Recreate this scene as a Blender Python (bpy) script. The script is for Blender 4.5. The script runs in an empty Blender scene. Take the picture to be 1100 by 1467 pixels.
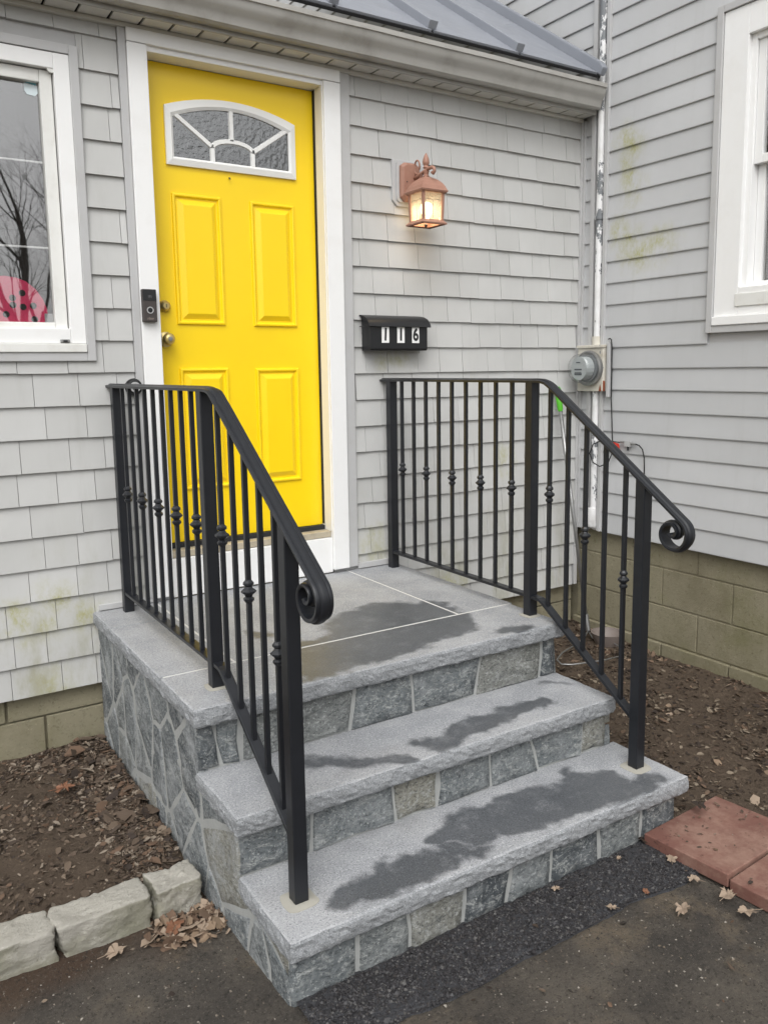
import bpy, bmesh, math, random
from mathutils import Vector, Matrix, noise
R = math.radians
random.seed(7)
S = bpy.context.scene
COL = S.collection

# ---------------------------------------------------------------- camera
cam = bpy.data.cameras.new('camera'); cam_o = bpy.data.objects.new('camera', cam); COL.objects.link(cam_o)
cam.sensor_fit = 'HORIZONTAL'; cam.sensor_width = 36.0
cam.lens = 1179.05 / 1100 * 36.0
cam.shift_x = (550 - 559.79) / 1100; cam.shift_y = (694.70 - 733.5) / 1100
cam.clip_start = 0.05; cam.clip_end = 600
yaw, pit, rol = R(-32.655), R(-7.977), R(-0.776)
fw = Vector((-math.sin(yaw)*math.cos(pit), math.cos(yaw)*math.cos(pit), math.sin(pit)))
rt = Vector((math.cos(yaw), math.sin(yaw), 0)); upv = rt.cross(fw)
r2 = math.cos(rol)*rt + math.sin(rol)*upv; u2 = -math.sin(rol)*rt + math.cos(rol)*upv
cam_o.matrix_world = Matrix.Translation((-1.123, -3.496, 1.629)) @ Matrix((r2, u2, -fw)).transposed().to_4x4()
S.camera = cam_o

# ---------------------------------------------------------------- sky, sun, exposure
SUN_EL, SUN_AZ = R(52), R(215)          # azimuth clockwise from +Y (behind the camera, to its left)
world = bpy.data.worlds.new('World'); S.world = world; world.use_nodes = True
wn = world.node_tree; wn.nodes.clear()
sky = wn.nodes.new('ShaderNodeTexSky'); sky.sky_type = 'NISHITA'; sky.sun_disc = False
sky.sun_elevation = SUN_EL; sky.sun_rotation = SUN_AZ; sky.air_density = 1.0; sky.dust_density = 4.0; sky.ozone_density = 1.0
hs = wn.nodes.new('ShaderNodeHueSaturation'); hs.inputs['Saturation'].default_value = 0.035
bg = wn.nodes.new('ShaderNodeBackground'); bg.inputs['Strength'].default_value = 0.15
wo = wn.nodes.new('ShaderNodeOutputWorld')
wn.links.new(sky.outputs[0], hs.inputs['Color']); wn.links.new(hs.outputs[0], bg.inputs['Color']); wn.links.new(bg.outputs[0], wo.inputs['Surface'])
sun = bpy.data.lights.new('sun', 'SUN'); sun.energy = 0.55; sun.angle = R(50); sun.color = (1.0, 0.985, 0.96)
sun_o = bpy.data.objects.new('sun', sun); COL.objects.link(sun_o)
sd = Vector((math.sin(SUN_AZ)*math.cos(SUN_EL), math.cos(SUN_AZ)*math.cos(SUN_EL), math.sin(SUN_EL)))
sun_o.rotation_euler = sd.to_track_quat('Z', 'Y').to_euler()
S.view_settings.view_transform = 'Standard'; S.view_settings.look = 'None'
S.view_settings.exposure = 0.60; S.view_settings.gamma = 1.0; S.view_settings.use_curve_mapping = False

S.cycles.max_bounces = 6; S.cycles.diffuse_bounces = 3; S.cycles.glossy_bounces = 3; S.cycles.transmission_bounces = 4; S.cycles.transparent_max_bounces = 8
S.cycles.caustics_reflective = False; S.cycles.caustics_refractive = False

# ---------------------------------------------------------------- helpers
def srgb(r, g, b):
    f = lambda c: (c/255/12.92) if c <= 10 else ((c/255+0.055)/1.055)**2.4
    return (f(r), f(g), f(b), 1.0)

class MB:
    def __init__(s): s.v = []; s.f = []
    def add(s, vs, fs):
        o = len(s.v); s.v += [tuple(v) for v in vs]; s.f += [tuple(i+o for i in f) for f in fs]; return s
    def box(s, x0, x1, y0, y1, z0, z1):
        return s.add([(x0,y0,z0),(x1,y0,z0),(x1,y1,z0),(x0,y1,z0),(x0,y0,z1),(x1,y0,z1),(x1,y1,z1),(x0,y1,z1)],
                     [(0,3,2,1),(4,5,6,7),(0,1,5,4),(1,2,6,5),(2,3,7,6),(3,0,4,7)])
    def rings(s, rings, closed=True, cap0=True, cap1=True):
        n = len(rings[0]); vs = [v for r in rings for v in r]; fs = []
        for k in range(len(rings)-1):
            for i in range(n if closed else n-1):
                j = (i+1) % n
                fs.append((k*n+i, k*n+j, (k+1)*n+j, (k+1)*n+i))
        if cap0: fs.append(tuple(reversed(range(n))))
        if cap1: fs.append(tuple(range((len(rings)-1)*n, len(rings)*n)))
        return s.add(vs, fs)
    def tube(s, path, r, n=8, cap=True):
        P = [Vector(p) for p in path]; rs = r if isinstance(r, (list, tuple)) else [r]*len(P)
        ref = None; out = []
        for i, p in enumerate(P):
            t = (P[min(i+1, len(P)-1)] - P[max(i-1, 0)]).normalized()
            if ref is None: ref = t.orthogonal().normalized()
            a = (ref - t*ref.dot(t)).normalized(); ref = a; b = t.cross(a)
            out.append([p + rs[i]*(math.cos(2*math.pi*k/n)*a + math.sin(2*math.pi*k/n)*b) for k in range(n)])
        return s.rings(out, True, cap, cap)
    def lathe(s, prof, c, axis='z', n=16, rot=0.0):
        out = []
        for r, h in prof:
            ring = []
            for k in range(n):
                a = 2*math.pi*k/n + rot; p, q = r*math.cos(a), r*math.sin(a)
                ring.append({'z': (c[0]+p, c[1]+q, c[2]+h), 'x': (c[0]+h, c[1]+p, c[2]+q), 'y': (c[0]+q, c[1]+h, c[2]+p)}[axis])
            out.append(ring)
        return s.rings(out)
    def prism(s, poly, axis, a, b):
        def P(u, v, w): return {'x': (w,u,v), 'y': (u,w,v), 'z': (u,v,w)}[axis]
        return s.rings([[P(u,v,a) for u,v in poly], [P(u,v,b) for u,v in poly]])
    def build(s, name, m, parent=None, smooth=False, bevel=0, fix=True, segs=2):
        me = bpy.data.meshes.new(name); me.from_pydata(s.v, [], s.f); me.update()
        if fix or bevel:
            bm = bmesh.new(); bm.from_mesh(me)
            bmesh.ops.recalc_face_normals(bm, faces=bm.faces)
            if bevel:
                es = [e for e in bm.edges if len(e.link_faces) == 2 and e.calc_face_angle(0) > 0.5]
                bmesh.ops.bevel(bm, geom=es, offset=bevel, segments=segs, affect='EDGES', profile=0.6)
            bm.to_mesh(me); bm.free()
        if smooth:
            for p in me.polygons: p.use_smooth = True
            if smooth != True:
                try: me.set_sharp_from_angle(angle=R(smooth))
                except Exception: pass
        return link(name, me, m, parent)

def link(name, me, m, parent=None):
    o = bpy.data.objects.new(name, me); COL.objects.link(o)
    if m and not me.materials: me.materials.append(m)
    if parent is not None:
        o.parent = parent
        if parent.type == 'EMPTY': o.matrix_parent_inverse = Matrix.Translation(-parent.location)
    return o
def tag(o, label=None, cat=None, group=None, kind=None):
    if label: o['label'] = label
    if cat: o['category'] = cat
    if group: o['group'] = group
    if kind: o['kind'] = kind
    return o
def thing(name, loc, label, cat, group=None):
    o = bpy.data.objects.new(name, None); COL.objects.link(o); o.location = loc; o.empty_display_size = 0.1
    return tag(o, label, cat, group)
def box(name, b, m, parent=None, bevel=0.0, smooth=False):
    return MB().box(*b).build(name, m, parent, bevel=bevel, smooth=smooth)

# ---------------------------------------------------------------- materials
class NT:
    def __init__(s, name, rough=0.6, metal=0.0, spec=0.5):
        s.m = bpy.data.materials.new(name); s.m.use_nodes = True; s.t = s.m.node_tree
        s.b = s.t.nodes['Principled BSDF']; s.b.inputs['Roughness'].default_value = rough
        s.b.inputs['Metallic'].default_value = metal; s.b.inputs['Specular IOR Level'].default_value = spec
        s.pos = s.n('ShaderNodeNewGeometry').outputs['Position']
    def n(s, t, **kw):
        nd = s.t.nodes.new(t)
        for k, v in kw.items(): setattr(nd, k, v)
        return nd
    def l(s, a, b): s.t.links.new(a, b)
    def noise(s, scale, detail=4, rough=0.6, vec=None, stretch=None, dist=0.0):
        nd = s.n('ShaderNodeTexNoise'); nd.inputs['Scale'].default_value = scale; nd.inputs['Detail'].default_value = detail
        nd.inputs['Roughness'].default_value = rough; nd.inputs['Distortion'].default_value = dist
        v = vec or s.pos
        if stretch:
            mp = s.n('ShaderNodeMapping'); mp.inputs['Scale'].default_value = stretch; s.l(v, mp.inputs['Vector']); v = mp.outputs[0]
        s.l(v, nd.inputs['Vector']); return nd.outputs['Fac']
    def voro(s, scale, feature='F1', out='Distance', vec=None):
        nd = s.n('ShaderNodeTexVoronoi', feature=feature); nd.inputs['Scale'].default_value = scale
        s.l(vec or s.pos, nd.inputs['Vector']); return nd.outputs[out]
    def math(s, op, a, b=0.0, clamp=False):
        nd = s.n('ShaderNodeMath', operation=op, use_clamp=clamp)
        for i, x in enumerate((a, b)):
            if isinstance(x, (int, float)): nd.inputs[i].default_value = x
            else: s.l(x, nd.inputs[i])
        return nd.outputs[0]
    def ramp(s, x, a, b, lo=0.0, hi=1.0):
        nd = s.n('ShaderNodeMapRange'); nd.interpolation_type = 'SMOOTHSTEP'
        nd.inputs['From Min'].default_value = a; nd.inputs['From Max'].default_value = b
        nd.inputs['To Min'].default_value = lo; nd.inputs['To Max'].default_value = hi
        s.l(x, nd.inputs['Value']); return nd.outputs['Result']
    def mix(s, f, a, b, mode='MIX'):
        nd = s.n('ShaderNodeMix', data_type='RGBA', blend_type=mode)
        for k, x in ((0, f), (6, a), (7, b)):
            if isinstance(x, (int, float)): nd.inputs[k].default_value = x
            elif isinstance(x, tuple): nd.inputs[k].default_value = x
            else: s.l(x, nd.inputs[k])
        return nd.outputs[2]
    def rnd(s): return s.n('ShaderNodeObjectInfo').outputs['Random']
    def bump(s, h, strength=0.3, dist=0.005):
        nd = s.n('ShaderNodeBump'); nd.inputs['Strength'].default_value = strength; nd.inputs['Distance'].default_value = dist
        s.l(h, nd.inputs['Height'])
        if s.b.inputs['Normal'].is_linked: s.l(s.b.inputs['Normal'].links[0].from_socket, nd.inputs['Normal'])
        s.l(nd.outputs[0], s.b.inputs['Normal']); return s
    def col(s, c):
        if isinstance(c, tuple): s.b.inputs['Base Color'].default_value = c
        else: s.l(c, s.b.inputs['Base Color'])
        return s
    def rough(s, x):
        s.l(x, s.b.inputs['Roughness']); return s
    def sep(s):
        nd = s.n('ShaderNodeSeparateXYZ'); s.l(s.pos, nd.inputs[0]); return nd.outputs
    def blobs(s, caps, w1=(7.0, 0.15), w2=(24.0, 0.06), soft=0.018, axes='xy'):
        """union of capsules (world metres) with a noise-warped outline -> 0..1"""
        def warp(v, sc, amp):
            nd = s.n('ShaderNodeTexNoise'); nd.inputs['Scale'].default_value = sc; nd.inputs['Detail'].default_value = 3
            s.l(s.pos, nd.inputs['Vector'])
            sub = s.n('ShaderNodeVectorMath', operation='SUBTRACT'); s.l(nd.outputs['Color'], sub.inputs[0]); sub.inputs[1].default_value = (.5,.5,.5)
            ml = s.n('ShaderNodeVectorMath', operation='MULTIPLY'); s.l(sub.outputs[0], ml.inputs[0]); ml.inputs[1].default_value = (amp,)*3
            ad = s.n('ShaderNodeVectorMath', operation='ADD'); s.l(v, ad.inputs[0]); s.l(ml.outputs[0], ad.inputs[1]); return ad.outputs[0]
        fl = s.n('ShaderNodeVectorMath', operation='MULTIPLY'); s.l(warp(warp(s.pos, *w1), *w2), fl.inputs[0])
        fl.inputs[1].default_value = tuple(1.0 if a in axes else 0.0 for a in 'xyz'); P = fl.outputs[0]
        best = None
        for (a0, a1), (b0, b1), r in caps:
            A = Vector((0,0,0)); B = Vector((0,0,0))
            for k, ax in enumerate(axes): i = 'xyz'.index(ax); A[i] = (a0,a1)[k]; B[i] = (b0,b1)[k]
            ba = B - A; L2 = max(ba.dot(ba), 1e-9)
            pa = s.n('ShaderNodeVectorMath', operation='SUBTRACT'); s.l(P, pa.inputs[0]); pa.inputs[1].default_value = A
            dt = s.n('ShaderNodeVectorMath', operation='DOT_PRODUCT'); s.l(pa.outputs[0], dt.inputs[0]); dt.inputs[1].default_value = ba / L2
            h = s.math('MULTIPLY', dt.outputs['Value'], 1.0, clamp=True)
            sc = s.n('ShaderNodeVectorMath', operation='SCALE'); sc.inputs[0].default_value = ba; s.l(h, sc.inputs['Scale'])
            df = s.n('ShaderNodeVectorMath', operation='DISTANCE'); s.l(pa.outputs[0], df.inputs[0]); s.l(sc.outputs[0], df.inputs[1])
            d = s.math('SUBTRACT', df.outputs['Value'], r)
            best = d if best is None else s.math('MINIMUM', best, d)
        return s.ramp(best, -soft, soft, 1.0, 0.0)

def m_siding(name, base, axes, caps, low=None):
    t = NT(name, 0.62, spec=0.3)
    n1 = t.noise(1.7, 5); n2 = t.noise(14, 4, stretch=(1,1,0.25)); rn = t.rnd()
    c = t.mix(t.ramp(n1, .3, .7), srgb(base[0]-5, base[1]-5, base[2]-5), srgb(base[0]+4, base[1]+4, base[2]+4))
    c = t.mix(t.math('MULTIPLY', rn, 0.34), c, srgb(base[0]-24, base[1]-24, base[2]-25))
    streak = t.noise(9, 5, 0.7, stretch=(1.6,1.6,0.12))
    c = t.mix(t.math('MULTIPLY', t.ramp(streak, .5, .85), .16), c, srgb(128, 126, 116))
    al = t.blobs(caps, (5, .16), (26, .07), .07, axes)
    al = t.math('MULTIPLY', al, t.math('MULTIPLY', t.ramp(t.noise(11, 5, .65, stretch=(1.3,1.3,.8)), .34, .66), t.ramp(t.noise(70, 5, .8, stretch=(1,1,.6)), .36, .6, .35, 1.0)))
    c = t.mix(t.math('MULTIPLY', al, .8), c, srgb(156, 153, 82))
    if low:
        z = t.sep()[2]
        g = t.math('MULTIPLY', t.ramp(z, low[1], low[0]), t.ramp(t.noise(4.5, 6, .7, stretch=(1,1,.45)), .45, .72))
        c = t.mix(t.math('MULTIPLY', g, .6), c, srgb(140, 137, 104))
    t.col(c).bump(t.noise(60, 3, stretch=(1,1,.12)), .1, .002)
    return t.m
SIDE = (191, 191, 189)
M = {}
M['shingle'] = m_siding('shake_siding', SIDE, 'xz', [((-.53,.72),(-.40,.64),.06), ((-.68,.66),(-.6,.62),.06), ((-.575,.37),(-.56,.33),.05), ((1.02,.80),(1.0,.71),.05),
                        ((1.86,1.13),(1.9,1.1),.05), ((1.5,.5),(1.52,.44),.05), ((1.1,1.69),(1.22,1.69),.03)], (.4, 1.2))
M['lap'] = m_siding('lap_siding', (190, 191, 192), 'yz', [((-.29,2.83),(-.36,2.79),.06), ((-.33,2.70),(-.37,2.56),.06), ((-.30,2.35),(-.36,2.33),.07), ((-.36,2.22),(-.60,2.25),.06)])

def m_paint(name, c, rough=.45, dirt=.12, dcol=(140,134,120), scale=6, chips=0.0):
    t = NT(name, rough, spec=.4)
    k = t.mix(t.math('MULTIPLY', t.ramp(t.noise(scale, 6, .65), .45, .8), dirt), srgb(*c), srgb(*dcol))
    if chips:
        k = t.mix(t.ramp(t.noise(11, 6, .7, stretch=(1,1,.5)), .68-chips, .69-chips), k, srgb(118, 121, 124))
    t.col(k).bump(t.noise(45, 4), .12, .002); return t.m
M['trim_grey'] = m_paint('grey_trim', (183,183,183), .55, .2)
M['white'] = m_paint('white_trim', (234,234,233), .45, .10, (170,160,140))
M['white_old'] = m_paint('peeling_white', (222,222,218), .55, .25, (150,140,118), 9, .02)
M['conduit'] = m_paint('flaking_conduit_paint', (226,226,226), .5, .3, (150,145,135), 9, .15)
M['box_old'] = m_paint('weathered_meter_box', (205,201,190), .55, .45, (150,135,105), 14, .06)
M['soffit'] = m_paint('soffit_vinyl', (205,203,196), .6, .15)
M['gutter'] = m_paint('gutter_metal', (172,170,165), .5, .55, (120,115,106), 5)
M['dark'] = NT('dark_gap', .9).col(srgb(38,38,40)).m
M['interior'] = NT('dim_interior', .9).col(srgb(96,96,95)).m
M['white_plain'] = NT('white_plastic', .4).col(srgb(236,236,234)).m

t = NT('yellow_door_paint', .30, spec=.5)
t.col(t.mix(t.math('MULTIPLY', t.ramp(t.noise(3.2, 5), .4, .75), .25), srgb(251,213,20), srgb(238,196,18))).bump(t.noise(70, 3, stretch=(1,1,.3)), .08, .002); M['yellow'] = t.m

t = NT('black_iron', .38, spec=.5)
t.col(t.mix(t.noise(20, 4), srgb(22,24,28), srgb(32,34,39))).bump(t.noise(180, 3), .12, .001); M['iron'] = t.m
M['black'] = NT('black_enamel', .38).col(srgb(28,29,31)).bump(NT('x').noise(10), 0, 0).m if False else NT('black_enamel', .38).col(srgb(28,29,31)).m
M['rubber'] = NT('black_rubber', .6).col(srgb(22,22,23)).m
t = NT('roof_metal', .38, 0.35); t.col(t.mix(t.noise(2.2, 5), srgb(138,142,150), srgb(160,163,170))); t.rough(t.ramp(t.noise(5, 4), .3, .7, .32, .5)); M['roof'] = t.m
t = NT('pink_copper_finish', .5, spec=.4); t.col(t.mix(t.noise(25, 5), srgb(172,132,114), srgb(148,106,90))).bump(t.noise(90, 3), .15, .001); M['copper'] = t.m
t = NT('brass', .40, .75); t.col(t.mix(t.noise(30), srgb(212,196,140), srgb(178,158,104))); M['brass'] = t.m
t = NT('steel', .38, .8); t.col(t.mix(t.noise(30, 4), srgb(172,172,170), srgb(138,138,138))); M['steel'] = t.m
M['green'] = NT('green_plastic', .4).col(srgb(84,176,42)).m
M['red'] = NT('red_tag', .5).col(srgb(206,52,36)).m
M['pink'] = NT('pink_paper', .7).col(srgb(228,64,108)).m
M['grey_plastic'] = NT('grey_plastic', .6).col(srgb(122,112,106)).m
M['silver'] = NT('silver_card', .35, .4).col(srgb(190,190,190)).m
M['sticker'] = NT('sticker_white', .5).col(srgb(214,226,230)).m
M['sticker_blue'] = NT('sticker_blue', .5).col(srgb(110,176,190)).m
M['lead'] = NT('came_line', .5).col(srgb(70,60,54)).m
M['orange_leaf'] = NT('orange_leaf', .7).col(srgb(122,84,62)).m

def m_glass(name, refl, tint, bumpy=0.0, rough=.015):
    m = bpy.data.materials.new(name); m.use_nodes = True; tr = m.node_tree; tr.nodes.clear()
    o = tr.nodes.new('ShaderNodeOutputMaterial'); mx = tr.nodes.new('ShaderNodeMixShader')
    gl = tr.nodes.new('ShaderNodeBsdfGlossy'); gl.inputs['Roughness'].default_value = rough
    tp = tr.nodes.new('ShaderNodeBsdfTransparent'); tp.inputs['Color'].default_value = tint
    lw = tr.nodes.new('ShaderNodeLayerWeight'); lw.inputs['Blend'].default_value = .5; pw = tr.nodes.new('ShaderNodeMath'); pw.operation = 'POWER'; pw.inputs[1].default_value = 5.0; tr.links.new(lw.outputs['Facing'], pw.inputs[0])
    fr = tr.nodes.new('ShaderNodeMath'); fr.operation = 'MULTIPLY_ADD'; fr.inputs[1].default_value = 1-refl; fr.inputs[2].default_value = refl; tr.links.new(pw.outputs[0], fr.inputs[0])
    if bumpy:
        g = tr.nodes.new('ShaderNodeNewGeometry'); nz = tr.nodes.new('ShaderNodeTexNoise'); nz.inputs['Scale'].default_value = 55; nz.inputs['Detail'].default_value = 2
        b = tr.nodes.new('ShaderNodeBump'); b.inputs['Strength'].default_value = bumpy; b.inputs['Distance'].default_value = .004
        tr.links.new(g.outputs['Position'], nz.inputs['Vector']); tr.links.new(nz.outputs['Fac'], b.inputs['Height']); tr.links.new(b.outputs[0], gl.inputs['Normal'])
    tr.links.new(fr.outputs[0], mx.inputs[0]); tr.links.new(tp.outputs[0], mx.inputs[1]); tr.links.new(gl.outputs[0], mx.inputs[2]); tr.links.new(mx.outputs[0], o.inputs[0])
    return m
M['glass'] = m_glass('window_glass', .21, (.98,.98,.98,1))
M['glass_bumpy'] = m_glass('rain_glass', .24, (.6,.62,.63,1), .7, .04)
t = NT('lamp_glass', .25); tb = t.n('ShaderNodeBsdfTranslucent'); tb.inputs[0].default_value = (.80,.76,.68,1); tp = t.n('ShaderNodeBsdfTransparent'); tp.inputs[0].default_value = (.95,.92,.86,1)
ms = t.n('ShaderNodeMixShader'); ms.inputs[0].default_value = .72; t.l(tb.outputs[0], ms.inputs[1]); t.l(tp.outputs[0], ms.inputs[2]); gs = t.n('ShaderNodeBsdfGlossy'); gs.inputs['Roughness'].default_value = .15
m2 = t.n('ShaderNodeMixShader'); m2.inputs[0].default_value = .10; t.l(ms.outputs[0], m2.inputs[1]); t.l(gs.outputs[0], m2.inputs[2]); t.l(m2.outputs[0], t.t.nodes['Material Output'].inputs[0]); M['glass_lamp'] = t.m
M['glass_meter'] = m_glass('meter_glass', .07, (.97,.98,.98,1), 0, .05)
t = NT('bulb', .4); t.b.inputs['Emission Color'].default_value = (1.0, .80, .50, 1); t.b.inputs['Emission Strength'].default_value = 7.0; M['bulb'] = t.m

# stone and ground materials
def m_granite(name, caps, small=None):
    t = NT(name, .7, spec=.35)
    sp = t.noise(230, 3, .8); sp2 = t.noise(170, 3, .8)
    c = t.mix(t.ramp(t.noise(5, 5, .6), .3, .7), srgb(140,142,145), srgb(162,163,165))
    c = t.mix(t.ramp(sp, .52, .68, 0, .75), c, srgb(206,207,209)); c = t.mix(t.ramp(sp2, .48, .34, 0, .75), c, srgb(92,94,98))
    c = t.mix(t.math('MULTIPLY', t.ramp(t.noise(2.6, 6, .7), .5, .8), .35), c, srgb(134,131,126))
    if caps:
        w = t.blobs(caps); up = t.n('ShaderNodeSeparateXYZ'); g = t.n('ShaderNodeNewGeometry'); t.l(g.outputs['Normal'], up.inputs[0])
        w = t.math('MULTIPLY', w, t.ramp(up.outputs[2], .5, .9)); w = t.math('MULTIPLY', w, t.ramp(t.noise(13, 6, .7), .2, .5, .6, 1.0))
        c = t.mix(t.math('MULTIPLY', w, .93), c, t.mix(1.0, c, srgb(136,139,142), 'MULTIPLY'))
        t.rough(t.ramp(w, 0, 1, .72, .36))
    t.col(c).bump(t.noise(160, 4, .7), .25, .003); return t.m
M['slab1'] = m_granite('granite_landing', [((.42,-.83),(.64,-.74),.145), ((.62,-.74),(.80,-.80),.11), ((.70,-.99),(.18,-.99),.135), ((.74,-1.02),(.80,-.94),.08), ((.54,-1.08),(.06,-1.15),.085),
                        ((.86,-.70),(.89,-.75),.03), ((.84,-1.19),(.97,-1.20),.032), ((.36,-.86),(.25,-.93),.05), ((.05,-.62),(.09,-.72),.03)])
M['slab2'] = m_granite('granite_middle_tread', [((-.04,-1.33),(.10,-1.385),.036), ((.10,-1.385),(.20,-1.475),.032), ((.32,-1.41),(.42,-1.46),.032), ((.38,-1.45),(.58,-1.395),.068), ((.58,-1.40),(.84,-1.385),.052), ((1.0,-1.26),(1.05,-1.31),.008)])
M['slab3'] = m_granite('granite_bottom_tread', [((-.12,-1.705),(.16,-1.71),.058), ((.0,-1.68),(.03,-1.65),.03), ((.25,-1.62),(.42,-1.61),.05), ((.22,-1.68),(.30,-1.74),.035), ((.36,-1.63),(.62,-1.635),.10), ((.62,-1.65),(.86,-1.66),.10), ((.45,-1.715),(1.0,-1.755),.045),
                        ((.72,-1.71),(1.08,-1.745),.042), ((.84,-1.58),(.86,-1.53),.02), ((.60,-1.545),(.66,-1.555),.012), ((.80,-1.66),(.94,-1.74),.045)])
t = NT('split_granite_shaded', .85, spec=.25)  # rough split face; colour also darkened to imitate shade on upright edges
c = t.mix(t.noise(14, 6, .7), srgb(126,129,132), srgb(160,162,164)); c = t.mix(t.ramp(t.noise(260, 3, .8), .52, .66, 0, .7), c, srgb(196,198,200)); c = t.mix(t.ramp(t.noise(190, 3, .8), .48, .34, 0, .7), c, srgb(82,85,88))
t.col(c).bump(t.noise(60, 6, .75), .7, .008); M['split'] = t.m
def m_stone(name, smear):
    t = NT(name, .78, spec=.35); rn = t.rnd()
    c = t.mix(t.ramp(rn, 0, .45), srgb(68,73,77), srgb(104,109,111)); c = t.mix(t.ramp(rn, .62, .98), c, srgb(126,124,114))
    veins = t.noise(13, 8, .78, stretch=(1.2,1.2,2.2), dist=1.2)
    c = t.mix(t.math('MULTIPLY', t.ramp(veins, .50, .66), .8), c, srgb(166,168,165)); c = t.mix(t.math('MULTIPLY', t.ramp(veins, .46, .34), .85), c, srgb(46,50,54))
    c = t.mix(t.ramp(t.noise(95, 5, .85), .52, .66, 0, .75), c, srgb(186,188,186)); c = t.mix(t.ramp(t.noise(70, 5, .85, stretch=(1,1,2)), .49, .36, 0, .85), c, srgb(46,49,51))
    if smear:
        c = t.mix(t.math('MULTIPLY', t.ramp(t.noise(6.5, 8, .78, dist=.9), .44, .66), smear), c, srgb(158,161,162))
    t.col(c).bump(t.noise(28, 7, .7), .65, .012).bump(t.noise(140, 4), .3, .003); return t.m
M['stone'] = m_stone('riser_stone', .3); M['stone_side'] = m_stone('side_stone', .85)
t = NT('mortar', .9, spec=.2); t.col(t.mix(t.noise(18, 6, .7), srgb(138,140,139), srgb(172,173,170))).bump(t.noise(90, 5, .7), .5, .004); M['mortar'] = t.m
t = NT('white_grout', .85, spec=.2); t.col(t.mix(t.noise(30, 5), srgb(192,191,188), srgb(212,211,208))).bump(t.noise(120, 4), .4, .002); M['grout'] = t.m
t = NT('cream_anchor_cement', .8, spec=.25); t.col(t.mix(t.noise(25, 5), srgb(170,167,157), srgb(152,149,140))).bump(t.noise(80, 4), .4, .003); M['cement'] = t.m
def m_block(name, a, b, green):
    t = NT(name, .9, spec=.2); rn = t.rnd()
    c = t.mix(t.noise(4, 6, .7), srgb(*a), srgb(*b)); c = t.mix(t.math('MULTIPLY', rn, .3), c, srgb(a[0]-20, a[1]-20, a[2]-16))
    c = t.mix(t.math('MULTIPLY', t.ramp(t.noise(2.3, 6, .7), .45, .75), green), c, srgb(98,98,52))
    c = t.mix(t.ramp(t.noise(60, 5, .85), .60, .70, 0, .55), c, srgb(186,180,158)); c = t.mix(t.ramp(t.noise(45, 6, .85), .46, .34, 0, .5), c, srgb(78,72,54)); c = t.mix(t.ramp(t.noise(1.6, 7, .75), .45, .7, 0, .5), c, srgb(98,90,68))
    t.col(c).bump(t.noise(75, 6, .8), .6, .006); return t.m
M['block'] = m_block('concrete_block', (152,146,124), (126,120,100), .5)
M['block_mortar'] = m_block('block_mortar', (140,134,114), (120,114,96), .5)
t = NT('curb_granite', .85, spec=.25)
c = t.mix(t.noise(6, 6, .7), srgb(190,186,177), srgb(160,156,145)); c = t.mix(t.ramp(t.noise(60, 4, .8), .55, .7, 0, .6), c, srgb(206,202,194)); c = t.mix(t.ramp(t.noise(48, 4, .8), .42, .3, 0, .5), c, srgb(92,90,80))
g = t.n('ShaderNodeNewGeometry'); sp = t.n('ShaderNodeSeparateXYZ'); t.l(g.outputs['Normal'], sp.inputs[0])
c = t.mix(t.math('MULTIPLY', t.ramp(t.noise(7, 5), .35, .65), t.ramp(sp.outputs[2], .7, .2, 0, .55)), c, srgb(112,112,84))
t.col(c).bump(t.noise(16, 8, .8), .9, .022); M['curb'] = t.m
t = NT('terracotta_paver', .7, spec=.3); c = t.mix(t.noise(5, 6, .7), srgb(124,86,76), srgb(94,66,59)); c = t.mix(t.math('MULTIPLY', t.ramp(t.noise(4.2, 7, .75), .40, .68), .75), c, srgb(150,122,108))
c = t.mix(t.ramp(t.noise(15, 6, .8), .58, .68, 0, .85), c, srgb(74,52,45)); t.col(c).bump(t.noise(60, 5), .3, .003); M['paver'] = t.m
t = NT('soil', .95, spec=.15); c = t.mix(t.noise(7, 8, .75), srgb(74,63,54), srgb(108,95,82)); c = t.mix(t.ramp(t.noise(60, 4, .8), .58, .7, 0, .6), c, srgb(140,125,108)); c = t.mix(t.ramp(t.noise(38, 5, .8), .42, .28), c, srgb(36,29,25))
t.col(c).bump(t.noise(40, 8, .8), 1.0, .02); M['soil'] = t.m
t = NT('old_driveway', .82, spec=.3); z = t.sep()
c = t.mix(t.ramp(t.noise(3.5, 8, .75), .3, .7), srgb(68,64,60), srgb(104,97,88)); c = t.mix(t.ramp(t.noise(2.6, 7, .72), .5, .68, 0, .8), c, srgb(122,109,92))
dirt = t.math('MULTIPLY', t.ramp(z[0], -.15, -.55), t.ramp(t.math('ADD', z[1], t.math('MULTIPLY', t.noise(5, 5), .3)), -1.30, -1.08)); c = t.mix(dirt, c, srgb(78,62,50))
c = t.mix(t.ramp(t.noise(120, 5, .85), .54, .68, 0, .6), c, srgb(128,121,110)); c = t.mix(t.ramp(t.noise(80, 5, .85), .48, .36, 0, .75), c, srgb(40,37,34))
t.col(c).bump(t.noise(90, 8, .85), 1.0, .012); M['drive'] = t.m
t = NT('new_asphalt', .62, spec=.4); t.col(t.mix(t.noise(60, 4), srgb(40,41,44), srgb(62,62,65))).bump(t.noise(120, 5), 1, .006); M['asphalt'] = t.m
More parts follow.
